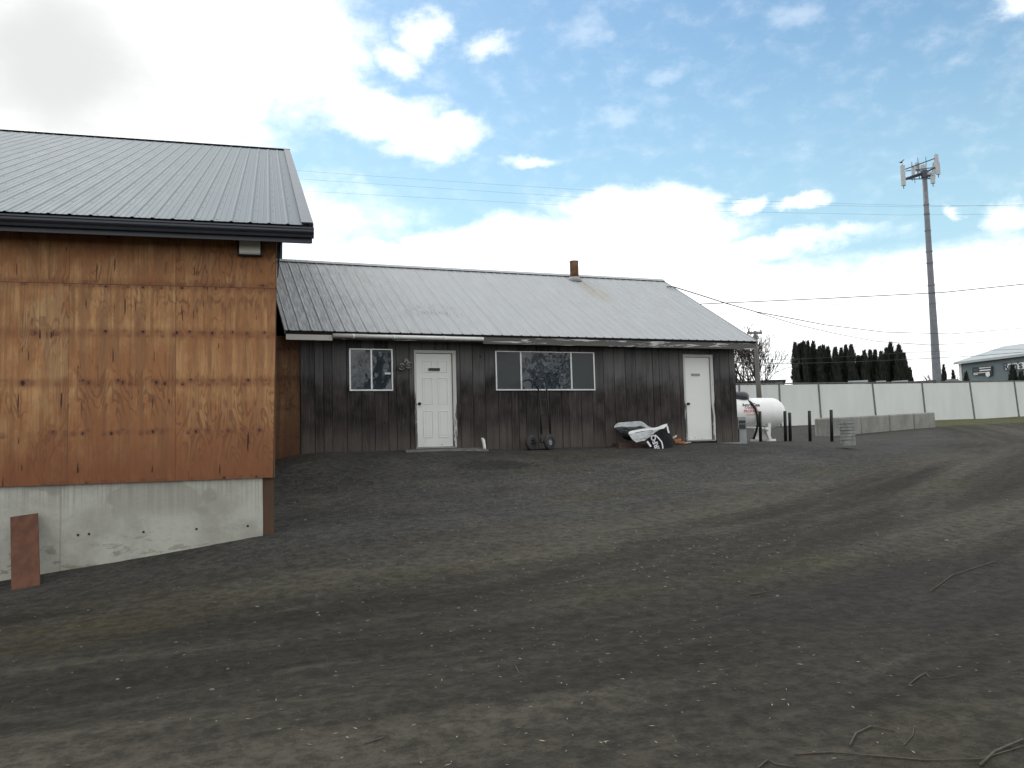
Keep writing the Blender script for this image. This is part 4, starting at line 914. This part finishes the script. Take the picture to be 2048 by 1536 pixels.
# ================================================================== cell tower
tb, tt = atd(1874.5, 765, 108), atd(1848.5, 345, 108); tb = Vector(tuple(tb)); tt = Vector(tuple(tt))
tw = thing('antenna_tower', (tb.x, tb.y, gz(tb.x, tb.y)), 'tall grey monopole antenna tower behind the fence', 'tower')
axt = (tt - tb); ext = tb - axt.normalized() * (tb.z - gz(tb.x, tb.y) + .5); mb = MB()
mb.tube([ext, tb, tb + axt * .25, tb + axt * .5, tb + axt * .75, tt], [.53, .49, .41, .345, .30, .26], 20); mast = mb.build('mast', M_tower, tw, True)
for f in (.135, .46, .565, .62, .72, .80, .845): c = tb + axt * f; mb = MB(); mb.lathe(c - axt.normalized() * .08, axt, [(0, .295 + (1 - f) * .21), (.12, .295 + (1 - f) * .21)], 18); mb.build('collar', M_tower, mast)
def tp_(px, py, dd=0): return Vector(tuple(atd(px, py, 108 + dd)))
mb = MB()
for a, b_, r in (((1812, 357, -1), (1849, 344, 0), .11), ((1812, 359, -1), (1849, 348, 0), .09), ((1814, 358.5, -1), (1868, 357, -1), .06), ((1809, 339, -1), (1869, 317, 1), .06), ((1812, 342, 1), (1868, 335, 1), .05), ((1849, 346, 0), (1870, 335, 1), .11), ((1850, 352, 0), (1870, 352, 1), .09), ((1849, 357, 0), (1868, 357, 1), .06), ((1836, 328, 2), (1839, 356, 0), .06), ((1836, 338, 2), (1849, 350, 0), .07)):
    mb.tube([tp_(*a), tp_(*b_)], r, 6)
mb.build('platform_arm', M_dsteel, tw)
mb = MB(); c = tp_(1849, 347); mb.lathe(c - Vector((0, 0, .5)), (0, 0, 1), [(0, .38), (.8, .38), (.9, .3)], 16); mb.build('platform_hub', M_dsteel, tw)
for (px, py, w, h, dd, an) in ((1806, 351, 7.5, 38, -2, .15), (1834.5, 334, 8, 15, 2, .1), (1847, 335, 11, 10, 3, .2), (1826, 342, 5, 17, 0, .1), (1873, 323, 7.5, 26, 1, .5), (1876, 337, 7, 22, -1, .5), (1869, 336, 7, 20, 2, .3), (1866, 350, 7, 14, 0, .2), (1865.5, 360, 7, 13, -1, .1), (1858, 348, 8, 4, 0, .1)):
    c = tp_(px, py, dd); s = 108 / FPX / 2; mb = MB(); u = Vector((cos(an) * .92, -.39, 0)); axn = axt.normalized()
    mb.obox(c, u * w * s, Vector((.36, .93, 0)) * .13, axn * h * s); mb.build('antenna_panel', M_ant, tw, bevel=.03)
    mb = MB(); mb.tube([c - axn * (h * s + .35), c + axn * (h * s + .1)], .05, 6); mb.build('antenna_mount', M_dsteel, tw)
for px, y0, y1 in ((1823.5, 324, 362), (1835.5, 315, 328), (1851.5, 314, 330), (1829, 350, 366)): mb = MB(); mb.tube([tp_(px, y0), tp_(px + 1, y1)], .035, 5); mb.build('whip_antenna', M_dsteel, tw)
# bird
p = tp_(1802.5, 325, -60); mb = MB(); mb.tube([p - Vector((.12, 0, .01)), p, p + Vector((.12, .02, .0))], [.015, .04, .012], 8)
for sgn in (-1, 1): mb.add([p + Vector((-.04, 0, .02)), p + Vector((.05, 0, .02)), p + Vector((.02, sgn * .2, .10)), p + Vector((-.02, sgn * .2, .10)), p + Vector((-.04, 0, .03)), p + Vector((.05, 0, .03)), p + Vector((.02, sgn * .2, .105)), p + Vector((-.02, sgn * .2, .105))], [(0, 3, 2, 1), (4, 5, 6, 7), (0, 1, 5, 4), (1, 2, 6, 5), (2, 3, 7, 6), (3, 0, 4, 7)])
tag(mb.build('bird', M_black), 'tiny dark bird flying just left of the tower top', 'bird')

# ================================================================== neighbour building (far right)
nk = 80
A0 = Vector(tuple(atd(1921, 726, 84))); A1 = Vector(tuple(atd(2048, 711.5, 79.8))); dn_ = Vector((A1.x - A0.x, A1.y - A0.y, 0)).normalized(); per = Vector((-dn_.y, dn_.x, 0))
if per.dot(Vector((A0.x, A0.y, 0))) < 0: per = -per
ez = (A0.z + A1.z) / 2; NL = 15; gN = 1.0
ngh = thing('shop_building', (A0.x, A0.y, gN), 'grey green metal shop building with signs beyond the fence', 'building')
def Np(a, b_, z): return A0 + dn_ * a + per * b_ + Vector((0, 0, z - A0.z))
def nbox(mb, a0, a1, b0, b1, z0, z1): mb.hexa([Np(a0, b0, z0), Np(a1, b0, z0), Np(a1, b1, z0), Np(a0, b1, z0), Np(a0, b0, z1), Np(a1, b0, z1), Np(a1, b1, z1), Np(a0, b1, z1)])
eN = A0.z; mb = MB(); nbox(mb, 0, NL, 0, 11, .4, eN - .1); mb.prism([Np(0, 0, eN - .1), Np(0, 11, eN - .1), Np(0, 5.5, eN + 1.35)], dn_ * NL); mb.build('wall', M_nb, ngh)
mb = MB(); rz = eN + 1.5
mb.hexa([Np(-.4, -.4, eN - .12), Np(NL, -.4, eN - .12), Np(NL, 5.5, rz - .1), Np(-.4, 5.5, rz - .1), Np(-.4, -.4, eN + .08), Np(NL, -.4, eN + .08), Np(NL, 5.5, rz + .1), Np(-.4, 5.5, rz + .1)])
mb.hexa([Np(-.4, 5.51, rz - .1), Np(NL, 5.51, rz - .1), Np(NL, 11.4, eN - .12), Np(-.4, 11.4, eN - .12), Np(-.4, 5.51, rz + .1), Np(NL, 5.51, rz + .1), Np(NL, 11.4, eN + .08), Np(-.4, 11.4, eN + .08)]); mb.build('roof', M_nbroof, ngh)
mb = MB(); nbox(mb, -.15, .1, -.08, .02, .5, eN - .1); mb.build('corner_trim', M_fence, ngh)
NN = np.array([per.x, per.y, 0]); NK = float(np.array([A0.x, A0.y, 0]) @ NN)
def nP(px, py, k=-.1): return Vector(tuple(onP(px, py, NN, NK + k)))
def nquad(mb, pts, k0, k1): mb.hexa([nP(*pts[0], k1), nP(*pts[1], k1), nP(*pts[1], k0), nP(*pts[0], k0), nP(*pts[3], k1), nP(*pts[2], k1), nP(*pts[2], k0), nP(*pts[3], k0)])
mb = MB(); nquad(mb, [(1945, 750), (1984.5, 751), (1984.5, 731.5), (1944.5, 735)], -.02, -.12); s1_ = mb.build('sign_board', M_black, ngh); s1_['label'] = 'black sign with blurred pale lines and an oval'
mb = MB()
for q in ([(1946.5, 743), (1957, 742), (1957, 737), (1946.5, 738)],): nquad(mb, q, -.13, -.15)
mb.build('sign_picture', simple('sign picture', (.06, .075, .085), .6), s1_)
mb = MB()
for q in ([(1958, 737.5), (1982, 735), (1982, 733.4), (1958, 735.6)], [(1959, 742.5), (1981, 740.5), (1981, 738), (1959, 740)], [(1947, 747.6), (1980, 744.6), (1980, 743.4), (1947, 746)], [(1947, 750.2), (1956, 749.6), (1956, 748.2), (1947, 748.8)]): nquad(mb, q, -.13, -.16)
c = nP(1976, 748.5, -.14); mb.lathe(c, -per, [(0, .22), (.03, .22)], 20); mb.build('sign_writing', M_wtext, s1_)
mb = MB(); nquad(mb, [(2010.5, 740), (2090, 735), (2090, 720), (2009.5, 728.5)], -.02, -.12); s2_ = mb.build('sign_board', M_pvc, ngh); s2_['label'] = 'white sign with dark shop lettering'
text('shop_lettering', "Ron's C", .80, M_bluegrey, s2_, nP(2033.5, 731.2, -.15), tuple(dn_), (0, 0, 1), .02, bold=.02)

# ================================================================== houses beyond the fence (roofs show)
def far_house(px0, px1, pyr, pye, d, roofm, wallm, lab, depth=6):
    a, b_ = atd(px0, pye, d), atd(px1, pye, d); rz = atd((px0 + px1) / 2, pyr, d)[2]; ezz = a[2]; z0 = gz(a[0], a[1]) - .3
    dn = Vector((b_[0] - a[0], b_[1] - a[1], 0)); L = dn.length; dn.normalize(); pr = Vector((-dn.y, dn.x, 0)); A = Vector(tuple(a))
    q = lambda s, t, z: Vector((A.x, A.y, 0)) + dn * s + pr * t + Vector((0, 0, z))
    t_ = thing('distant_house', (A.x, A.y, z0), lab, 'house')
    mb = MB(); mb.hexa([q(.2, .2, z0), q(L - .2, .2, z0), q(L - .2, depth, z0), q(.2, depth, z0), q(.2, .2, ezz), q(L - .2, .2, ezz), q(L - .2, depth, ezz), q(.2, depth, ezz)]); mb.build('wall', wallm, t_)
    mb = MB(); hr = min(L * .3, 1.5)
    mb.add([q(0, 0, ezz), q(L, 0, ezz), q(L, depth + .2, ezz), q(0, depth + .2, ezz), q(hr, depth / 2, rz), q(L - hr, depth / 2, rz), q(0, 0, ezz - .12), q(L, 0, ezz - .12), q(L, depth + .2, ezz - .12), q(0, depth + .2, ezz - .12)],
           [(0, 1, 5, 4), (1, 2, 5), (2, 3, 4, 5), (3, 0, 4), (0, 6, 7, 1), (1, 7, 8, 2), (2, 8, 9, 3), (3, 9, 6, 0), (6, 9, 8, 7)]); mb.build('roof', roofm, t_)
    return t_
M_wallp = simple('pale siding', (.45, .45, .43), .8)
far_house(1460, 1572, 755, 764, 62, M_shingle, M_wallp, 'low house with a dark roof behind the fence beside the utility pole')
far_house(1696, 1736, 757, 762, 56, M_nbroof, M_wallp, 'left one of the pale flat roofs showing below the conifers')
far_house(1752, 1772, 757, 762, 57, M_nbroof, M_wallp, 'small pale roof in the middle below the conifers')
far_house(1783, 1816, 757.5, 762, 55, M_nbroof, M_wallp, 'right one of the pale flat roofs showing below the conifers')
far_house(1818, 1872, 757, 763, 75, M_shingle, M_wallp, 'dark roofed house just left of the tower foot')
far_house(1884, 1925, 753, 765, 70, M_shingle, M_wallp, 'dark gabled roof between the tower foot and the shop building')

# ================================================================== vegetation
def column_tree(px, pytop, rpx, d, lab, pybase=775, n=1700, cat='conifer', group='columnar conifers in a row', shape=.85):
    b_ = atd(px, pybase, d); t = atd(px, pytop, d); z0 = gz(b_[0], b_[1]); H = t[2] - z0; R = rpx / FPX * d; rr = random.Random(int(px * 7))
    o = thing('conifer', (b_[0], b_[1], z0), lab, cat, group)
    mb = MB(); mb.tube([(b_[0], b_[1], z0 - .2), (b_[0], b_[1], z0 + H * .45), (b_[0], b_[1], z0 + H * .93)], [.14, .09, .02], 7); mb.build('trunk', M_bark, o)
    mb = MB(); C = Vector((b_[0], b_[1], z0))
    def rad(f): return R * (min(1, f / .06) ** .5) * (max(0, 1 - ((f - .3) / .7) ** 2) ** shape if f > .3 else 1)
    pr = []
    for i in range(15): f = i / 14; pr.append((H * f * .97, max(.01, rad(f) * .58 * (1 + .25 * rr.uniform(-1, 1)))))
    mb.lathe(C, (0, 0, 1), pr, 9)
    lobes = [(rr.uniform(0, 2 * pi), rr.uniform(.1, .9), rr.uniform(.85, 1.25)) for _ in range(12)]
    for i in range(n):
        f = rr.random() ** .85 * .99; a = rr.uniform(0, 2 * pi); rmul = .8 + .2 * sin(a * 3 + f * 17 + px)
        for la, lf, lm in lobes:
            if abs(((a - la + pi) % (2 * pi)) - pi) < .5 and abs(f - lf) < .08: rmul *= lm
        q = C + Vector((cos(a), sin(a), 0)) * rad(f) * rmul * rr.uniform(.6, 1.02) + Vector((0, 0, H * f))
        s = rr.uniform(.08, .22); up = Vector((cos(a) * .35, sin(a) * .35, 1)).normalized(); sd_ = Vector((-sin(a), cos(a), rr.uniform(-.4, .4))).normalized()
        mb.add([q - sd_ * s * .5, q + sd_ * s * .5, q + up * s * 1.9 + sd_ * s * .15], [(0, 1, 2)])
    mb.build('crown', M_con, o)
hz_ = [(688,168,26),(722,185,22),(745,172,20),(770,160,22),(803,160,22),(850,158,34),(905,205,26),(940,192,20),(978,208,24),(1045,210,34),(1097,220,22),(1140,195,24),(1188,188,34),(1243,290,22),(1270,295,18),(1302,245,30),(1355,238,20),(1398,236,17),(1452,255,34),(1500,220,24),(1540,173,34),(1590,250,20),(1616,195,34),(1655,270,20)]
nth = ['first', 'second', 'third', 'fourth', 'fifth', 'sixth', 'seventh', 'eighth', 'ninth', 'tenth', 'eleventh', 'twelfth']
for i, (zx, zy, r) in enumerate(hz_):
    px, py = 1440 + zx / 4.452, 650 + zy / 4.452
    side = f'{nth[i]} narrow conifer from the left in the dark row' if i < 12 else f'{nth[23 - i]} narrow conifer from the right in the dark row'
    if i == 0: side = 'leftmost narrow conifer of the dark row behind the fence'
    if i == 23: side = 'rightmost narrow conifer of the dark row behind the fence'
    column_tree(px, py, r / 4.452 * 2.2, 70 + (i % 3) * .6, side)
column_tree(1822.5, 740, 5, 66, 'small lone conifer just right of the conifer row', n=500, group=None, shape=1.0)
column_tree(1890, 732, 9, 95, 'dark bushy conifer right of the tower foot', n=700, group=None, shape=.9)
column_tree(1908, 742, 6, 80, 'small dark shrub against the left corner of the shop building', n=400, group=None, shape=.9)
column_tree(1934, 748, 8, 76, 'low dark shrub below the black sign', n=400, group=None, shape=.8)
column_tree(2028, 734, 12, 70, 'pointed dark shrub below the white shop sign', n=700, group=None, shape=.9)
column_tree(2044, 748, 10, 69.5, 'low dark shrub at the right edge of the photo', n=500, group=None, shape=.8)

def bare_tree(x, y, H, lab, seed, spread=1.0, trunks=1, rmin=.012, depth=6, r0=.18, name='bare_tree', split=.18):
    z0 = gz(x, y); rr = random.Random(seed); o = thing(name, (x, y, z0), lab, 'tree'); tr = MB(); mb = MB()
    def grow(p, d_, L, r, k):
        pts = [p]; q = p; dd = d_.copy(); ns = 3
        for i in range(ns):
            dd = (dd + Vector((rr.uniform(-1, 1), rr.uniform(-1, 1), rr.uniform(-.5, .8))) * .16).normalized(); q = q + dd * L / ns; pts.append(q)
        m_ = tr if k == 0 else mb
        m_.tube(pts, [max(r * (1 - .35 * i / ns), rmin) for i in range(ns + 1)], 8 if k == 0 else (5 if k < 3 else 3), cap=False)
        if k >= depth: return
        nb = rr.choice([2, 3, 3]) if k < 4 else rr.choice([2, 3])
        for i in range(nb):
            a = rr.uniform(0, 2 * pi); t = dd.orthogonal().normalized(); t.rotate(Matrix.Rotation(a, 3, dd)) if False else None
            u = dd.orthogonal().normalized(); w = dd.cross(u); s_ = rr.uniform(.35, .8) * spread
            nd = (dd + (u * cos(a) + w * sin(a)) * s_ + Vector((0, 0, .12))).normalized()
            st = pts[-1] if i == 0 else pts[rr.choice([2, 3])]
            grow(st, nd, L * rr.uniform(.66, .86), r * .62, k + 1)
    for t in range(trunks):
        a = 2 * pi * t / max(trunks, 1) + .5
        d0 = Vector((cos(a) * .35, sin(a) * .35, 1)).normalized() if trunks > 1 else Vector((rr.uniform(-.08, .08), 0, 1)).normalized()
        grow(Vector((x, y, z0 - .1)), d0, H * split, r0 / sqrt(trunks), 0)
    tr.build('trunk', M_bark, o, True); mb.build('branches', M_bark, o)
p = atd(1500, 800, 60); bare_tree(p[0], p[1], 6.9, 'bare branching tree behind the fence beside the house corner', 4, .85, 4, .011, 7, .30, split=.25)
p = atd(1897, 800, 110); bare_tree(p[0], p[1], 7, 'small bare tree between the tower and the shop building', 9, .9, 2, .02, 5, .2, split=.25)
# trees across the road behind the viewer: the photo shows them reflected in the windows
for i, (x, y, H, tr_) in enumerate(((10.5, -9, 10, 2), (22, -16, 12, 1), (26, -14, 11, 2), (30, -20, 12, 2), (18.5, -20, 12, 1), (13.5, -14, 11, 1), (34, -17, 12, 1))):
    bare_tree(x, y, H, ['forked bare tree reflected in the left pane of the small window', 'bare tree reflected left of centre in the wide window', 'forked bare tree reflected in the centre of the wide window', 'bare tree reflected right of centre in the wide window', 'bare tree reflected at the left of the wide window', 'bare tree reflected in the right pane of the small window', 'bare tree reflected in the right pane of the wide window'][i], 20 + i, 1.0, tr_, .02, 6, .42, split=.24)

# ================================================================== ground litter
rr = random.Random(11)
def ico(mb, c, r, sq):
    t = 1.618; vs = [(-1, t, 0), (1, t, 0), (-1, -t, 0), (1, -t, 0), (0, -1, t), (0, 1, t), (0, -1, -t), (0, 1, -t), (t, 0, -1), (t, 0, 1), (-t, 0, -1), (-t, 0, 1)]
    fs = [(0, 11, 5), (0, 5, 1), (0, 1, 7), (0, 7, 10), (0, 10, 11), (1, 5, 9), (5, 11, 4), (11, 10, 2), (10, 7, 6), (7, 1, 8), (3, 9, 4), (3, 4, 2), (3, 2, 6), (3, 6, 8), (3, 8, 9), (4, 9, 5), (2, 4, 11), (6, 2, 10), (8, 6, 7), (9, 8, 1)]
    a = rr.uniform(0, 6.28); ca, sa = cos(a), sin(a); e = rr.uniform(.6, 1)
    mb.add([(c[0] + (v[0] * ca - v[1] * sa * e) * r / 1.9 * rr.uniform(.85, 1.15), c[1] + (v[0] * sa + v[1] * ca * e) * r / 1.9 * rr.uniform(.85, 1.15), c[2] + v[2] * r / 1.9 * sq) for v in vs], fs)
pts = []
for i in range(5200):
    k = rr.random()
    if k < .42: x, y = rr.gauss(7.6, 2.0), rr.gauss(13.9, 1.1)
    elif k < .6: x, y = rr.gauss(2.9, 1.2), rr.gauss(14, 1.5)
    elif k < .85: x, y = rr.uniform(-3, 15), rr.uniform(5.5, 17)
    else: x, y = rr.gauss(4.5, 2.2), rr.gauss(8.2, 1.3)
    if y > 17.2 or (x < 1.15 and y > 11): continue
    pts.append((x, y))
Z = gz_arr(pts); mb = MB()
for (x, y), z in zip(pts, Z):
    r = .005 + .014 * rr.random() ** 3 + (.012 if rr.random() < .03 else 0); ico(mb, (x, y, z + micro(x, y) + r * .08), r, .5)
tag(mb.build('gravel_stones', M_stone), 'loose small stones scattered over the yard', kind='stuff')
mb = MB(); pts = []
for i in range(300):
    if rr.random() < .8: x, y = rr.gauss(2.3, 1.3), rr.gauss(4.6, 1.0)
    else: x, y = rr.uniform(-1, 8), rr.uniform(3, 9)
    pts.append((x, y))
Z = gz_arr(pts)
for (x, y), z in zip(pts, Z):
    L = rr.uniform(.010, .022); a = rr.uniform(0, 6.28); u = Vector((cos(a), sin(a), rr.uniform(-.1, .1))); w = Vector((-sin(a), cos(a), rr.uniform(-.4, .4))) * L * .16
    c = Vector((x, y, z + micro(x, y) + .006)); up = Vector((0, 0, L * .25))
    mb.add([c - u * L, c - w, c + w, c + u * L, c + up * .2 - w * .2], [(0, 1, 4), (1, 3, 4), (3, 2, 4), (2, 0, 4), (0, 2, 3, 1)])
tag(mb.build('fallen_leaves', M_deadleaf), 'tiny dry willow leaves littering the near dirt', kind='stuff')
def stick(pts_px, r, lab):
    P = []
    for px, py in pts_px:
        z = -1.45
        for _ in range(6): q = onZ(px, py, z); z = gz(q[0], q[1]) + r * .8
        P.append(q)
    mb = MB(); r *= .55; mb.tube(P, [r * (1 - .5 * i / len(P)) for i in range(len(P))], 6); tag(mb.build('stick', M_stick, smooth=True), lab, 'stick')
stick([(1817, 1370), (1832, 1357), (1850, 1346)], .009, 'pale broken stick on the dark soil at right')
stick([(1852, 1346), (1862, 1358), (1880, 1356), (1915, 1350)], .006, 'thin bent twig lying beside the pale broken stick')
stick([(1590, 1508), (1660, 1504), (1760, 1512), (1850, 1520), (1960, 1518), (2046, 1492)], .008, 'long thin twig across the near right foreground')
stick([(1515, 1536), (1535, 1520), (1552, 1528), (1590, 1534)], .010, 'short curved twig at the bottom edge')
stick([(728, 1487), (750, 1480), (768, 1474)], .008, 'short pale stick on the near dirt left of centre')
stick([(1808, 1490), (1826, 1470), (1828, 1452)], .006, 'small upright curved twig near the bottom right')

stick([(1500, 1190), (1530, 1184), (1548, 1186)], .010, 'small grey twig in the middle of the track')
stick([(1860, 1183), (1905, 1150), (1940, 1138), (1990, 1122)], .010, 'thin weathered stick lying on the ridge of soil at right')
stick([(1030, 1330), (1038, 1345), (1052, 1352)], .006, 'tiny bent twig right of centre in the dirt')
stick([(1700, 1490), (1712, 1466), (1742, 1452), (1790, 1462)], .010, 'curved dark stick near the bottom right')
stick([(1960, 1530), (1990, 1502), (2046, 1478)], .012, 'dark stick in the bottom right corner')
